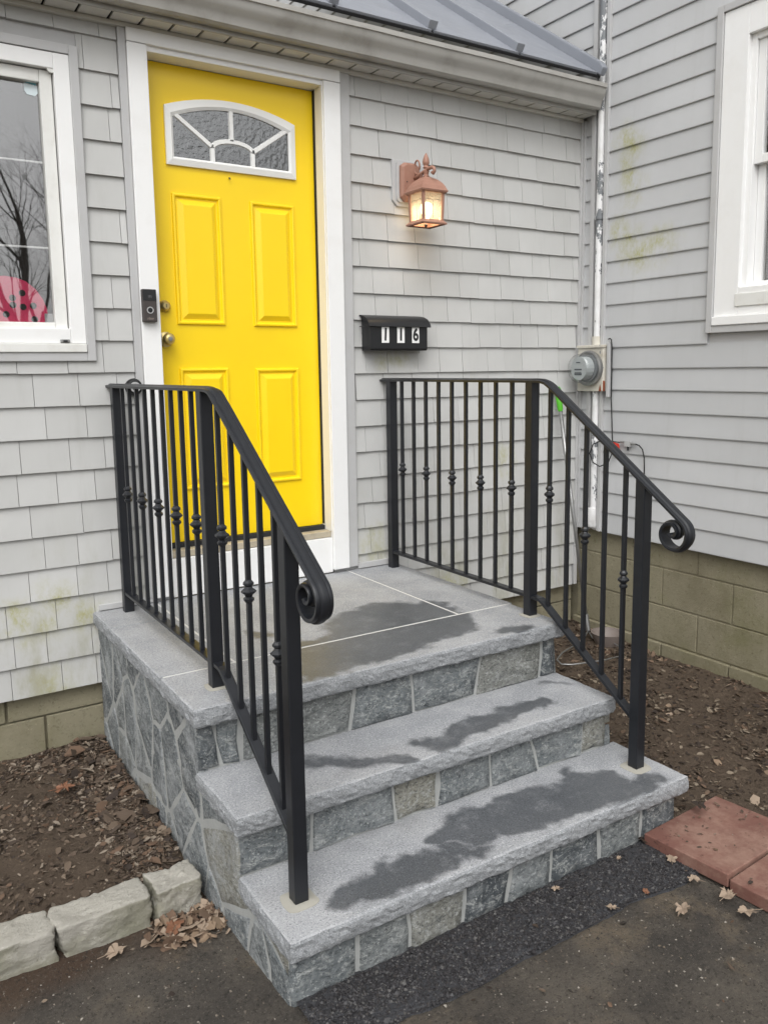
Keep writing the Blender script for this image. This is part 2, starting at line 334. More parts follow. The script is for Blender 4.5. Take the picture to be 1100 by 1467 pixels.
def m_bits(name, cols, scale=45, rough=.85):
    t = NT(name, rough, spec=.25); nd = t.n('ShaderNodeNewGeometry').outputs['Random Per Island']
    cr = t.n('ShaderNodeValToRGB'); cr.color_ramp.interpolation = 'CONSTANT'; e = cr.color_ramp.elements
    while len(e) < len(cols): e.new(.5)
    for i, k in enumerate(cols): e[i].position = i/len(cols); e[i].color = srgb(*k)
    t.l(nd, cr.inputs[0]); t.col(t.mix(t.math('MULTIPLY', t.noise(scale, 4, .7), .4), cr.outputs[0], srgb(50,42,36))); return t.m
M['litter'] = m_bits('leaf_litter', [(86,74,63),(104,90,77),(70,60,52),(126,112,97),(90,77,66),(58,50,45),(104,84,69),(142,130,116),(78,67,58)])
M['mulch'] = m_bits('mulch_bits', [(64,54,46),(84,72,60),(52,44,39),(102,90,76),(72,60,50),(132,120,104),(60,52,46),(90,74,60)])
M['gravel'] = m_bits('asphalt_stones', [(38,39,42),(50,51,54),(62,62,65),(44,44,48),(76,76,78),(32,33,36),(56,54,54),(92,91,90),(46,46,49),(40,40,43),(36,36,39),(50,50,52)], 80, .6)
M['pebble'] = m_bits('pebbles', [(120,112,102),(96,89,81),(150,144,134),(76,70,63),(58,54,50),(108,98,86)], 60)
M['leaf'] = m_bits('fallen_leaf', [(142,122,102),(122,102,86),(160,142,124),(108,88,73)], 30)
t = NT('bark', .9); t.col(t.mix(t.noise(12, 6), srgb(82,74,66), srgb(58,52,47))).bump(t.noise(30, 5, stretch=(1,1,.2)), .6, .02); M['bark'] = t.m
t = NT('lawn', .95); t.col(t.mix(t.noise(.8, 6), srgb(86,84,54), srgb(104,92,68))); M['lawn'] = t.m

# ================================================================ SETTING
def nz(x, y, s, seed=0.0): return noise.noise(Vector((x*s+seed, y*s-seed, seed*.37)))
def sheet(name, xs, ys, zf, m):
    b = MB(); n = len(xs)
    b.add([(x, y, zf(x, y)) for y in ys for x in xs], [(j*n+i, j*n+i+1, (j+1)*n+i+1, (j+1)*n+i) for j in range(len(ys)-1) for i in range(n-1)])
    return tag(b.build(name, m, fix=False, smooth=True), kind='structure')
def lin(a, b, st): k = max(1, int(round((b-a)/st))); return [a+(b-a)*i/k for i in range(k+1)]
sheet('ground', [-120,-40,-10,0,10,40,120], [-120,-40,-14,0,14,60,120], lambda x, y: -.06, M['lawn'])
dz = lambda x, y: .022 + .006*nz(x, y, 2.2) + .003*nz(x, y, 9) + .0015*nz(x, y, 40)
sheet('driveway', [-9,-5,-2.2]+lin(-1.6,2.6,.02)+[4,7], [-16,-9,-5,-3.6]+lin(-3.0,-1.2,.02), dz, M['drive'])
def bedL(x, y):
    e = min(1.0, max(0.0, (y+1.22)/.25)); return .015 + .05*e + .012*nz(x, y, 3, 5)*e + .010*nz(x, y, 11, 2)*e + .005*nz(x, y, 34, 1) + .02*max(0, (x+.62)/.25)*e*(1 if x < -.36 else 0)
sheet('planting_bed', [-4,-2.2]+lin(-1.6,-.33,.014), lin(-1.26,.06,.014), bedL, M['soil'])
def bedR(x, y):
    return .055 + .018*nz(x, y, 2.4, 3) + .010*nz(x, y, 10, 6) + .005*nz(x, y, 34, 8) + .05*max(0, (y+.9))*.6
sheet('garden_bed', lin(1.0,2.56,.015), lin(-2.9,.06,.015), bedR, M['soil'])
# fresh asphalt strip laid against the bottom step
def strip_edge(x): return -1.965 + .012*nz(x, 0, 5, 3) + .006*nz(x, 0, 20, 1) - (.05*max(0, x-.6)) + (0.09*max(0, -.05-x))
bm_ = MB(); xs = lin(-.32,1.02,.012); nyy = 22
vv = []
for j in range(nyy+1):
    for x in xs:
        y0, y1 = -1.745, strip_edge(x); y = y0 + (y1-y0)*j/nyy
        vv.append((x, y, .036 + .003*nz(x, y, 8) + .0045*nz(x, y, 60, 3) - (.018 if j == nyy else 0)))
n = len(xs); bm_.add(vv, [(j*n+i, j*n+i+1, (j+1)*n+i+1, (j+1)*n+i) for j in range(nyy) for i in range(n-1)])
tag(bm_.build('asphalt_patch', M['asphalt'], smooth=True), kind='structure')

# ================================================================ ENTRY WING
wing = thing('entry_wing', (0.9, 0, 0), 'single storey grey shingled entry wing with the yellow front door', 'building')
Xr = 2.44
def wall_rects(name, rects, m, parent, y0=0.0, y1=0.12):
    b = MB()
    for x0, x1, z0, z1 in rects: b.box(x0, x1, y0, y1, z0, z1)
    return b.build(name, m, parent)
wallL = wall_rects('shingle_wall', [(-3,-1.37,.335,3.05),(-1.37,-.335,.335,1.72),(-1.37,-.335,2.84,3.05),(-.335,-.0335,.335,3.05)], M['trim_grey'], wing)
wallR = wall_rects('shingle_wall', [(.781,Xr-.002,.335,3.05)], M['trim_grey'], wing)
shm = {}
def shingle_mesh(k):
    if k not in shm:
        rr = random.Random(k)
        t0 = .0160 + rr.uniform(-.001,.0018); d = rr.uniform(-.0012,.0012); sl = rr.uniform(-.004,.004)
        b = MB(); b.add([(0,-t0,0),(1,-t0,sl*.4),(1,-.001,sl*.4),(0,-.001,0),(0,-.0035+d,1),(1,-.0035-d,1),(1,-.001,1),(0,-.001,1)],
                        [(0,3,2,1),(4,5,6,7),(0,1,5,4),(1,2,6,5),(2,3,7,6),(3,0,4,7)])
        me = bpy.data.meshes.new('shingle'); me.from_pydata(b.v, [], b.f); me.update(); me.materials.append(M['shingle']); shm[k] = me
    return shm[k]
def shingle_rows(parent, x0, x1, step, holes, wmin, wmax, seed):
    rr = random.Random(seed)
    for k in range(21):
        z = .333 + step*k; z1 = min(z+step+.006, 3.0)
        if z1 - z < .03: continue
        spans = [(x0, x1)]
        for hx0, hx1, hz0, hz1 in holes:
            if z+step*.5 > hz0 and z+step*.5 < hz1:
                spans = [q for a, b in spans for q in ((a, min(b, hx0)), (max(a, hx1), b)) if q[1]-q[0] > .02]
        for a, b in spans:
            x = a - rr.uniform(0, wmin)
            while x < b:
                w = rr.uniform(wmin, wmax); u, v = max(a, x), min(b, x+w)
                if v-u > .018:
                    o = link('shingle', shingle_mesh(rr.randrange(9)), None, parent)
                    o.location = (u+.0011, 0, z + rr.uniform(-.0015,.0015)); o.scale = (v-u-.0022, 1, z1-z)
                x += w
shingle_rows(wallL, -1.0, -.147, .130, [(-1.4,-.303,1.70,2.877)], .12, .20, 3)
shingle_rows(wallR, .905, 2.405, .128, [], .115, .185, 4)
# block foundation of the wing
fnd = MB().box(-3,Xr,.045,.30,-.1,.333).build('foundation', M['block_mortar'], wing)
for z0, z1, js in ((.226,.331,[-1.55,-1.13,-.73,-.33]), (.03,.218,[-1.35,-.96,-.585,-.19])):
    for a, b in zip(js, js[1:]): box('foundation_block', (a+.005,b-.005,.03,.1,z0,z1), M['block'], fnd, bevel=.004)
for z0, z1, js in ((.226,.331,[1.05,1.45,1.85,2.25,2.44]), (.0,.218,[1.25,1.65,2.05,2.44])):
    for a, b in zip(js, js[1:]): box('foundation_block', (a+.005,b-.005,.03,.1,z0,z1), M['block'], fnd, bevel=.004)
# trims
box('corner_trim', (Xr-.036,Xr-.013,-.022,-.0005,.333,2.985), M['trim_grey'], wing, bevel=.002)
box('base_trim', (.906,1.12,-.024,.0,.645,.672), M['trim_grey'], wing, bevel=.002)
box('base_trim', (-.352,-.125,-.024,.0,.645,.668), M['trim_grey'], wing, bevel=.002)
box('wall_head_trim', (-3,Xr-.03,-.030,-.004,2.982,2.9995), M['soffit'], wing, bevel=.003)

# door surround
cas = MB()
cas.prism([(-.114,.66),(-.034,.66),(-.034,2.93),(-.114,2.93)], 'y', -.034, .0).prism([(.764,.66),(.850,.66),(.850,2.93),(.764,2.93)], 'y', -.034, .0)
cas.prism([(-.114,2.932),(.850,2.932),(.850,2.984),(-.114,2.984)], 'y', -.035, .0)
casing = cas.build('door_casing', M['white'], wing, bevel=.004)
for x0, x1 in ((-.146,-.115),(.852,.904)): box('casing_channel', (x0,x1,-.024,.0,.66,2.982), M['trim_grey'], casing, bevel=.003)
box('door_jamb', (-.060,-.0335,-.02,.11,.853,2.9335), M['white'], casing); box('door_jamb', (.760,.7800,-.02,.11,.853,2.9335), M['white'], casing); box('door_head_jamb', (-.0330,.7595,-.019,.11,2.911,2.9345), M['white'], casing)
box('weatherstrip', (.7585,.7605,.05,.08,.88,2.91), M['dark'], casing)
sill = MB().box(-.0325,.7635,-.006,.12,.822,.852).build('door_sill', m_paint('worn_sill', (176,166,146), .6, .6, (110,100,84), 12), wing, bevel=.004)
box('kick_board', (-.0325,.7635,-.018,.05,.648,.820), M['white'], sill, bevel=.003)
box('door_sweep', (-.030,.757,.045,.07,.855,.874), M['dark'], sill)
# yellow door
DY = .07
door = MB().box(-.031,.757,DY,DY+.044,.876,2.908).build('door', M['yellow'], wing)
door['label'] = 'bright yellow panelled door with arched top light'
def panel(x0, x1, z0, z1):
    b = MB(); prof = [(0,0.0),(.003,-.009),(.009,-.0105),(.013,-.009),(.018,-.001),(.025,-.0008),(.047,-.0125),(.050,-.013)]
    rg = []
    for ins, d in prof:
        rg.append([(x0+ins,DY+d,z0+ins),(x1-ins,DY+d,z0+ins),(x1-ins,DY+d,z1-ins),(x0+ins,DY+d,z1-ins)])
    b.rings(rg, True, False, True); b.build('door_panel', M['yellow'], door)
panel(.07,.292,1.836,2.39); panel(.428,.648,1.834,2.387); panel(.07,.296,1.107,1.648); panel(.429,.648,1.107,1.643)
# fan light
cx, hw = .357, .302
def arc_top(x, z_side, z_mid, half): return z_side + (z_mid-z_side)*(1-((x-cx)/half)**2)
def fan_outline(half, zb, zs, zm, n=14):
    return [(cx-half, zb), (cx+half, zb)] + [(cx+half-2*half*i/n, arc_top(cx+half-2*half*i/n, zs, zm, half)) for i in range(n+1)]
O = fan_outline(.302,2.503,2.742,2.797); I = fan_outline(.268,2.537,2.700,2.756); I2 = fan_outline(.278,2.527,2.712,2.768)
b = MB(); ring = lambda P, y: [(x, y, z) for x, z in P]
b.rings([ring(O,DY), ring(O,DY-.012), ring(I2,DY-.018), ring(I,DY-.010), ring(I,DY-.0015)], True, False, False)
fan = b.build('door_light', M['white_plain'], door); fan['label'] = 'arched white framed fan light in the door'
b = MB(); b.rings([ring(fan_outline(.270,2.535,2.698,2.757), DY-.0012), ring(fan_outline(.270,2.535,2.698,2.757), DY-.0002)]); 
def bar(P, w=.0155, y0=DY-.012, y1=DY-.0015):
    m_ = MB(); P = [Vector((p[0],0,p[1])) for p in P]; rg = []
    for i, p in enumerate(P):
        tt = (P[min(i+1,len(P)-1)]-P[max(i-1,0)]).normalized(); nn = Vector((-tt.z,0,tt.x))
        rg.append([(p.x+nn.x*w*a, y, p.z+nn.z*w*a) for a, y in ((-.8,y1),(-.5,y0),(.5,y0),(.8,y1))])
    m_.rings(rg); return m_.build('muntin', M['white_plain'], fan)
arc = [(cx-.094*math.cos(a), 2.594+.036*math.sin(a)) for a in [math.pi*i/10 for i in range(11)]]
bar([(.090,2.718),(.262,2.597)]); bar([(.622,2.716),(.450,2.597)]); bar([(cx-.005,2.756),(cx-.005,2.632)]); bar(arc); bar([(.262,2.535),(.262,2.597)]); bar([(.450,2.535),(.450,2.597)])
# the five panes
L_ = [(.091,2.537),(.258,2.537),(.258,2.592),(.091,2.706)]
Rr = [(.454,2.537),(.621,2.537),(.621,2.706),(.454,2.592)]
Mi = [(.266,2.537),(.446,2.537)] + [(x, z-.004) for x, z in reversed(arc)]
UL = [(.098,2.706)] + [(x, z+.004) for x, z in arc[:6]] + [(cx-.011,2.752)] + [(x, arc_top(x,2.700,2.756,.268)-.001) for x in (.30,.24,.18,.13)]
UR = [(.614,2.706)] + [(.606-.02*i*2.6, arc_top(.606-.02*i*2.6,2.700,2.756,.268)-.001) for i in range(1,5)] + [(cx+.003,2.752)] + [(x, z+.004) for x, z in arc[5:]]
for P in (L_, Rr, Mi, UL, UR): MB().prism(P, 'y', DY-.0042, DY-.0030).build('pane', M['glass_bumpy'], fan)
b = MB().prism(fan_outline(.269,2.536,2.699,2.7565), 'y', DY-.0013, DY-.0003).build('pane_backing', M['dark'], fan)
# lock, knob, nail
b = MB().lathe([(.0,-.030),(.013,-.030),(.015,-.027),(.021,-.022),(.024,-.010),(.026,-.002),(.026,.001)], (.017,DY,1.913), 'y', 20).build('deadbolt', M['brass'], door, smooth=40)
MB().box(.0155,.0185,DY-.0315,DY-.0295,1.906,1.92).build('keyhole', M['dark'], b)
b = MB().lathe([(.0,-.064),(.011,-.064),(.019,-.060),(.0255,-.050),(.026,-.042),(.021,-.032),(.012,-.026),(.012,-.014),(.024,-.010),(.0325,-.004),(.033,.001)], (.016,DY,1.772), 'y', 24).build('door_knob', M['brass'], door, smooth=40)
MB().lathe([(0,-.0675),(.009,-.067),(.0095,-.0645)], (.016,DY,1.772), 'y', 14).build('keyhole', M['steel'], b)
MB().tube([(.335,DY,2.478),(.335,DY-.012,2.476),(.335,DY-.014,2.470)], .0025, 6).build('nail', M['lead'], door)
box('wall_back', (-.05,.79,.125,.14,.65,2.95), M['dark'], wing)

# left window
win = MB()
x0, x1 = -1.37, -.335
def frame(b, x0, x1, z0, z1, w, y0, y1):
    b.box(x0,x0+w,y0,y1,z0,z1); b.box(x1-w,x1,y0,y1,z0,z1); b.box(x0+w,x1-w,y0+.0006,y1,z1-w,z1); b.box(x0+w,x1-w,y0+.0006,y1,z0,z0+w); return b
window = frame(MB(), x0, x1, 1.750, 2.840, .058, -.020, .06).build('window', M['white'], wing, bevel=.003)
window['label'] = 'white framed window left of the door'
tr = frame(MB(), x0-.034, x1+.034, 1.680, 2.876, .034, -.026, .0).build('window_channel', M['trim_grey'], window, bevel=.003)
box('window_sill', (x0+.001,x1-.001,-.032,.04,1.7145,1.749), M['white_old'], window, bevel=.004)
sash = frame(MB(), x0+.060, x1-.062, 1.786, 2.778, .046, .004, .05)
sash.prism([(x0+.11,1.78),(x1-.11,1.78),(x1-.11,1.80),(x0+.11,1.80)], 'y', .0, .03)
sash.build('sash', M['white_old'], window, bevel=.004)
MB().box(x0+.104,x1-.106,.030,.034,1.83,2.735).build('pane', M['glass'], window)
b = MB().lathe([(0,-.004),(.018,-.004),(.019,.006),(.0,.008)], (x1-.064,-.012,2.785), 'y', 14).build('sash_pivot', M['white_old'], window)
b = MB().prism([(-.494,2.700),(-.486,2.688),(-.456,2.684),(-.446,2.696),(-.446,2.722),(-.494,2.728)], 'y', .0285, .0297).build('window_sticker', M['sticker'], window)
MB().prism([(-.488,2.730),(-.450,2.7235),(-.450,2.735),(-.488,2.740)], 'y', .0283, .0295).build('sticker_band', M['sticker_blue'], b)
box('sash_latch', (x1-.10,x1-.065,-.028,-.004,1.752,1.766), M['steel'], window, bevel=.003)
box('latch_slot', (x1-.09,x1-.074,-.030,-.0275,1.755,1.762), M['dark'], window)
# room behind the left window
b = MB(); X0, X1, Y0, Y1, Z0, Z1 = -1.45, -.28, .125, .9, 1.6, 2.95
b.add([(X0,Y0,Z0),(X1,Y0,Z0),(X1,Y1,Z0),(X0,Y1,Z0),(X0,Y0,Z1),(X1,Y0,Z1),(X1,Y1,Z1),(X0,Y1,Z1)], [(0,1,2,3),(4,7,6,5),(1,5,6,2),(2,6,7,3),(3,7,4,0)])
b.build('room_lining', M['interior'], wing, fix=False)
for z in (2.445, 2.122): tag(MB().box(-1.30,-.40,.040,.046,z-.004,z+.004).build('reflection_bar', M['white_plain'], None, bevel=.003),
        'thin white bar imitating a reflection across the left window pane, the %s one' % ('upper' if z > 2.3 else 'lower'), 'reflection', 'imitated reflections in the left window')  # bright reflection lines of the pane, modelled as white bars behind the glass

# paper cut-out and silver card behind the glass
pp = thing('paper_cutout', (-.55,.1,1.80), 'pink paper cut-out with black dots standing inside the left window', 'paper cutout')
P = [(-.66,1.80),(-.560,1.80),(-.548,1.838),(-.522,1.806),(-.49,1.80),(-.468,1.806),(-.462,1.845),(-.464,1.885),(-.478,1.925),(-.502,1.962),(-.535,1.990),(-.57,2.003),(-.61,2.008),(-.66,2.005)]
pb = MB().prism(P, 'y', .041, .043).build('sheet', M['pink'], pp)
for x, z in ((-.552,1.945),(-.588,1.925),(-.588,1.898),(-.552,1.892),(-.515,1.897),(-.615,1.862),(-.513,1.845)):
    MB().lathe([(0,0),(.0125,0),(.0125,.001)], (x,.0395,z), 'y', 16).build('dot', M['black'], pp)
tag(box('silver_card', (-.476,-.443,.036,.040,1.80,1.868), M['silver'], None, bevel=.002), 'small silver card in the lower corner of the left window', 'card')

# soffit, fascia, gutter, roof
sof = MB().box(-3,Xr-.03,-.114,.0,3.010,3.02).build('soffit', M['dark'], wing)
x = -1.02
while x < Xr-.05:
    box('soffit_panel', (x+.005,min(x+.115,Xr-.035),-.113,-.001,3.0005,3.0095), M['soffit'], sof, bevel=.002); x += .12
box('fascia', (-3,Xr-.03,-.125,-.1145,2.996,3.17), M['gutter'], wing)
gp = [(-.126,3.128),(-.126,3.014),(-.160,3.012),(-.172,3.020),(-.178,3.042),(-.186,3.058),(-.198,3.070),(-.208,3.088),(-.212,3.108),(-.219,3.110),(-.220,3.130),(-.208,3.131),(-.208,3.126),(-.214,3.125),(-.214,3.114),(-.207,3.112),(-.203,3.090),(-.194,3.074),(-.182,3.062),(-.174,3.045),(-.168,3.024),(-.158,3.017),(-.130,3.018),(-.130,3.128)]
gut = MB(); gut.rings([[(x, y + .0015*nz(x, y*9, 6), z + .002*nz(x, z, 4)) for y, z in gp] for x in lin(-3, 2.386, .06)])
gut = gut.build('gutter', M['gutter'], wing, smooth=35); gut['label'] = 'grey rain gutter along the eave'
MB().prism([(-.127,3.128),(-.127,3.014),(-.160,3.012),(-.172,3.020),(-.178,3.042),(-.198,3.070),(-.212,3.108),(-.219,3.130)], 'x', 2.386, 2.3885).build('gutter_end_cap', M['gutter'], gut)
sl = .705; ry0, rz0 = -.190, 3.182; ca = 1/math.sqrt(1+sl*sl); sa = sl*ca
def rp(s, h): return (ry0 + s*ca - h*sa, rz0 + s*sa + h*ca)
def roofbox(name, x0, x1, s0, s1, h0, h1, m, parent, bevel=0):
    b = MB(); pr = [rp(s0,h0), rp(s1,h0), rp(s1,h1), rp(s0,h1)]
    return b.prism(pr, 'x', x0, x1).build(name, m, parent, bevel=bevel)
roof = roofbox('roof', -3, Xr-.075, 0.012, 3.4, -.016, -.006, M['dark'], wing); roof['label'] = 'grey metal roof with raised ribs above the gutter'
ribs = [-.86,-.32,.22,.745,1.265,1.80]
ed = [-1.4]+ribs+[Xr-.088]
for a, c in zip(ed, ed[1:]): roofbox('roof_panel', a+.012, c-.012, 0, 3.4, -.006, .004, M['roof'], roof)
for a in ribs: roofbox('roof_rib', a-.024, a+.024, .02, 3.4, -.004, .042, M['roof'], roof, .004)
roofbox('drip_edge', -3, Xr-.08, -.010, .05, -.020, -.0065, M['dark'], roof)
b = MB(); pr = [(-.02,-.004),(3.4,-.004),(3.4,.040),(3.36,.055),(.02,.055),(-.02,.040)]
b.prism([rp(s,h) for s, h in pr], 'x', Xr-.098, Xr-.060).build('wall_flashing', M['roof'], roof, bevel=.008)

# ================================================================ MAIN HOUSE (right)
main = thing('main_house', (2.6,-.8,0), 'tall grey lap sided house wall with block foundation on the right', 'building')
ZB, ST = .682, .117
WY0, WY1, WZ0, WZ1 = -1.95, -.905, 1.812, 3.252
mw = MB()
for y0, y1, z0, z1 in ((-3.2,WY0,.69,6.2),(WY0,WY1,.69,WZ0),(WY0,WY1,WZ1,6.2),(WY1,5,.69,6.2)): mw.box(Xr+.002, Xr+.15, y0, y1, z0, z1)
lapw = mw.build('lap_wall', M['trim_grey'], main)
def lap_board(y0, y1, z):
    pr = [(Xr+.002,z+.004),(Xr-.009,z+.0005),(Xr-.0125,z),(Xr-.0135,z+.004),(Xr-.013,z+.012),(Xr-.004,z+ST+.0035),(Xr+.002,z+ST+.0035)]
    MB().rings([[(px, y, pz + .0012*nz(y, z, 1.5)) for px, pz in pr] for y in lin(y0, y1, .4)]).build('siding_board', M['lap'], lapw)
for k in range(46):
    z = ZB + ST*k; zc = z + ST*.5
    if z < 2.95:
        lap_board(-.085, -.030, z)
        segs = [(-3.2,-.205)]
    elif z < 3.3: segs = [(-3.2,-.205), (-.085,.4)]
    else: segs = [(-3.2,-.205), (-.110,4.5)]
    for a, c in segs:
        if c < -.2 and WZ0-.03 < zc < WZ1+.04:
            lap_board(-.870, c, z); lap_board(a, WY0-.035, z)
        else: lap_board(a, c, z)
box('corner_channel', (Xr-.024,Xr-.0005,-.0345,-.0225,.682,2.99), M['trim_grey'], main, bevel=.002)
for a, c in ((-.114,-.0855),(-.2045,-.181)): box('cable_chase_board', (Xr-.026,Xr-.0005,a,c,.684,6.1), M['trim_grey'], main, bevel=.002)
# foundation
fm = MB().box(Xr+.035,Xr+.30,-3.2,.2,-.2,.69).build('foundation', M['block_mortar'], main)
for z0, z1, js in ((.545,.689,[-2.5,-2.09,-1.67,-1.25,-.837,-.41,.02]), (.335,.537,[-2.3,-1.89,-1.47,-1.047,-.615,-.20,.04]), (.128,.327,[-2.1,-1.69,-1.27,-.846,-.427,.02]), (-.1,.120,[-2.3,-1.89,-1.47,-1.05,-.63,-.2,.04])):
    for a, c in zip(js, js[1:]):
        d = .006 if z0 > 0 else -.012
        box('foundation_block', (Xr+.026+d+random.uniform(-.002,.002),Xr+.1,a+.004,c-.004,z0,z1), M['block'], fm, bevel=.004)
# window in the main wall
def framex(b, y0, y1, z0, z1, w, x0, x1):
    b.box(x0,x1,y0,y0+w,z0,z1); b.box(x0,x1,y1-w,y1,z0,z1); b.box(x0+.0006,x1,y0+w,y1-w,z1-w,z1); b.box(x0+.0006,x1,y0+w,y1-w,z0,z0+w); return b
w2 = framex(MB(), WY0, WY1, 1.864, WZ1, .130, Xr-.020, Xr+.09).build('window', M['white'], main, bevel=.003); w2['label'] = 'white double hung window in the lap sided wall'
framex(MB(), WY0-.035, WY1+.035, 1.786, WZ1+.036, .0335, Xr-.030, Xr).build('window_channel', M['trim_grey'], w2, bevel=.003)
box('window_sill', (Xr-.036,Xr+.05,WY0+.001,WY1-.001,1.8205,1.8635), M['white'], w2, bevel=.004)
box('stool', (Xr-.026,Xr-.0202,WY0+.10,WY1-.118,1.905,1.965), M['white_old'], w2, bevel=.003)
framex(MB(), WY0+.128, WY1-.128, 1.95, 3.124, .030, Xr+.004, Xr+.085).build('window_jamb', M['white'], w2, bevel=.004)
framex(MB(), WY0+.159, WY1-.159, 2.55, 3.093, .040, Xr+.018, Xr+.05).build('upper_sash', M['white'], w2, bevel=.003)
framex(MB(), WY0+.159, WY1-.159, 1.981, 2.585, .040, Xr+.052, Xr+.082).build('lower_sash', M['white'], w2, bevel=.003)
MB().box(Xr+.030,Xr+.034,WY0+.198,WY1-.198,2.589,3.054).build('pane', M['glass'], w2)
MB().box(Xr+.064,Xr+.068,WY0+.198,WY1-.198,2.02,2.546).build('pane', M['glass'], w2)
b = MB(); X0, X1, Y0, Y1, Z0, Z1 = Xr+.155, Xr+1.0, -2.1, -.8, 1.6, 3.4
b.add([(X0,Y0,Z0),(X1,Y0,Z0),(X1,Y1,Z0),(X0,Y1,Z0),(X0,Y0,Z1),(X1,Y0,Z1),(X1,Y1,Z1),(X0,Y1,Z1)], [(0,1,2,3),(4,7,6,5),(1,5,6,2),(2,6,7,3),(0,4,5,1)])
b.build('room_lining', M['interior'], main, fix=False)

# ================================================================ STOOP
L1, L2, L3 = .641, .424, .223
stoop = thing('stone_stoop', (.38,-.9,0), 'grey stone stoop with three granite steps and wet patches', 'stoop')
core = MB()
core.box(-.352,1.100,-1.1955,.0,-.06,L1-.033).box(-.335,1.103,-1.4645,-1.1945,-.06,L2-.06).box(-.322,1.136,-1.7555,-1.4635,-.06,L3-.06)
core = core.build('mortar_core', M['mortar'], stoop)
def slab(name, poly, z1, th, rock, m, parent=stoop, amp=.0055):
    """poly counter-clockwise; rock = set of edge indices with a split rock face"""
    pts = []; nrm = []; ro = []
    k = len(poly)
    for i in range(k):
        a, c = Vector(poly[i]), Vector(poly[(i+1) % k]); e = c-a; L = e.length; nn = Vector((e.y,-e.x)).normalized()
        cnt = max(1, int(L/.014)) if i in rock else max(1, int(L/.3))
        for j in range(cnt):
            pts.append(a + e*(j/cnt)); nrm.append(nn); ro.append(i in rock)
            if j == 0:
                pi = (i-1) % k; a0 = Vector(poly[pi]); e0 = a - a0; n0 = Vector((e0.y,-e0.x)).normalized(); nrm[-1] = (nn+n0).normalized(); ro[-1] = (i in rock) or (pi in rock)
    rings = []
    for lv, (f, base) in enumerate(((0,-.0035),(.03,.0005),(.16,.003),(.34,.004),(.52,.004),(.70,.003),(.88,.001),(1,-.004))):
        rg = []
        for p, nn, r in zip(pts, nrm, ro):
            z = z1 - f*th
            if r:
                q = Vector((p.x*1.0, p.y*1.0, z)); qs = Vector((q.x, q.y, q.z*1.6)); d = base + amp*(.8*noise.noise(qs*13+Vector((z1*9,0,0))) + .7*noise.noise(qs*48) + .55*noise.noise(qs*110))*(0.2 if lv < 1 else .4 if lv == 1 else 1)
                dzz = -.0035*abs(noise.noise(q*30)) if lv == 1 else 0
                if lv == 0: d -= .002
            else: d = -.0015 if lv in (0, 7) else 0; dzz = -.0015 if lv == 1 else 0
            rg.append((p.x+nn.x*d, p.y+nn.y*d, z+dzz))
        rings.append(rg)
    o = MB().rings(rings).build(name, m, parent); o.data.materials.append(M['split'])
    for f in o.data.polygons:
        if abs(f.normal.z) < .75 and f.area < .002: f.material_index = 1
    return o
T = .060
slab('granite_slab', [(-.374,-1.236),(1.122,-1.232),(1.122,-.920),(-.374,-.920)], L1, T, {0,1,3}, M['slab1'])
slab('granite_slab', [(-.374,-.911),(-.1195,-.911),(-.1195,-.284),(-.374,-.284)], L1, T, {3}, M['slab1'])
slab('granite_slab', [(-.374,-.282),(-.1195,-.282),(-.1195,-.003),(-.374,-.003)], L1, T, {3}, M['slab1'])
slab('granite_slab', [(-.1105,-.911),(.8435,-.911),(.8435,-.003),(-.1105,-.003)], L1, .03, set(), M['slab1'])
slab('granite_slab', [(.8525,-.911),(1.134,-.911),(1.134,-.003),(.8525,-.003)], L1, T, {1}, M['slab1'])
slab('granite_slab', [(-.358,-1.504),(1.122,-1.504),(1.122,-1.190),(-.358,-1.190)], L2, T, {0,1,3}, M['slab2'])
slab('granite_slab', [(-.342,-1.789),(1.174,-1.789),(1.168,-1.458),(-.342,-1.458)], L3, T, {0,1,3}, M['slab3'])
gr = MB().box(-.365,1.12,-.9202,-.9108,L1-.03,L1-.0008).box(.8433,.8527,-.9107,-.004,L1-.03,L1-.0008).box(-.1197,-.1103,-.9107,-.004,L1-.03,L1-.0008)
gr.build('white_joint', M['grout'], stoop)

def stone_prism(poly, mapf, depth, m, parent, rr, rough=.006):
    """poly in (u,v); mapf(u,v,h) -> world with h outwards. One chunky stone with dressed, uneven face."""
    pts = []
    k = len(poly)
    for i in range(k):
        a, c = Vector(poly[i]), Vector(poly[(i+1) % k]); L = (c-a).length; cnt = 2 if L > .07 else 1
        for j in range(cnt):
            q = a.lerp(c, j/cnt)
            if j: q += Vector((rr.uniform(-1,1), rr.uniform(-1,1)))*.0075
            pts.append(q)
    ce = sum(pts, Vector((0,0)))/len(pts); sz = sum((p-ce).length for p in pts)/len(pts)
    def ring(ins, h, jit):
        return [mapf(*(p + (ce-p)*min(.9, ins/max(.012,(ce-p).length))), h + rr.uniform(-jit,jit)) for p in pts]
    rings = [ring(0,-.03,0), ring(0,-.002,.0015), ring(.006,depth*.6,.002), ring(max(.012,sz*.38),depth,rough), ring(max(.018,sz*.75),depth,rough)]
    return MB().rings(rings, True, True, True).build('stone', m, parent, smooth=50)
rr = random.Random(21)
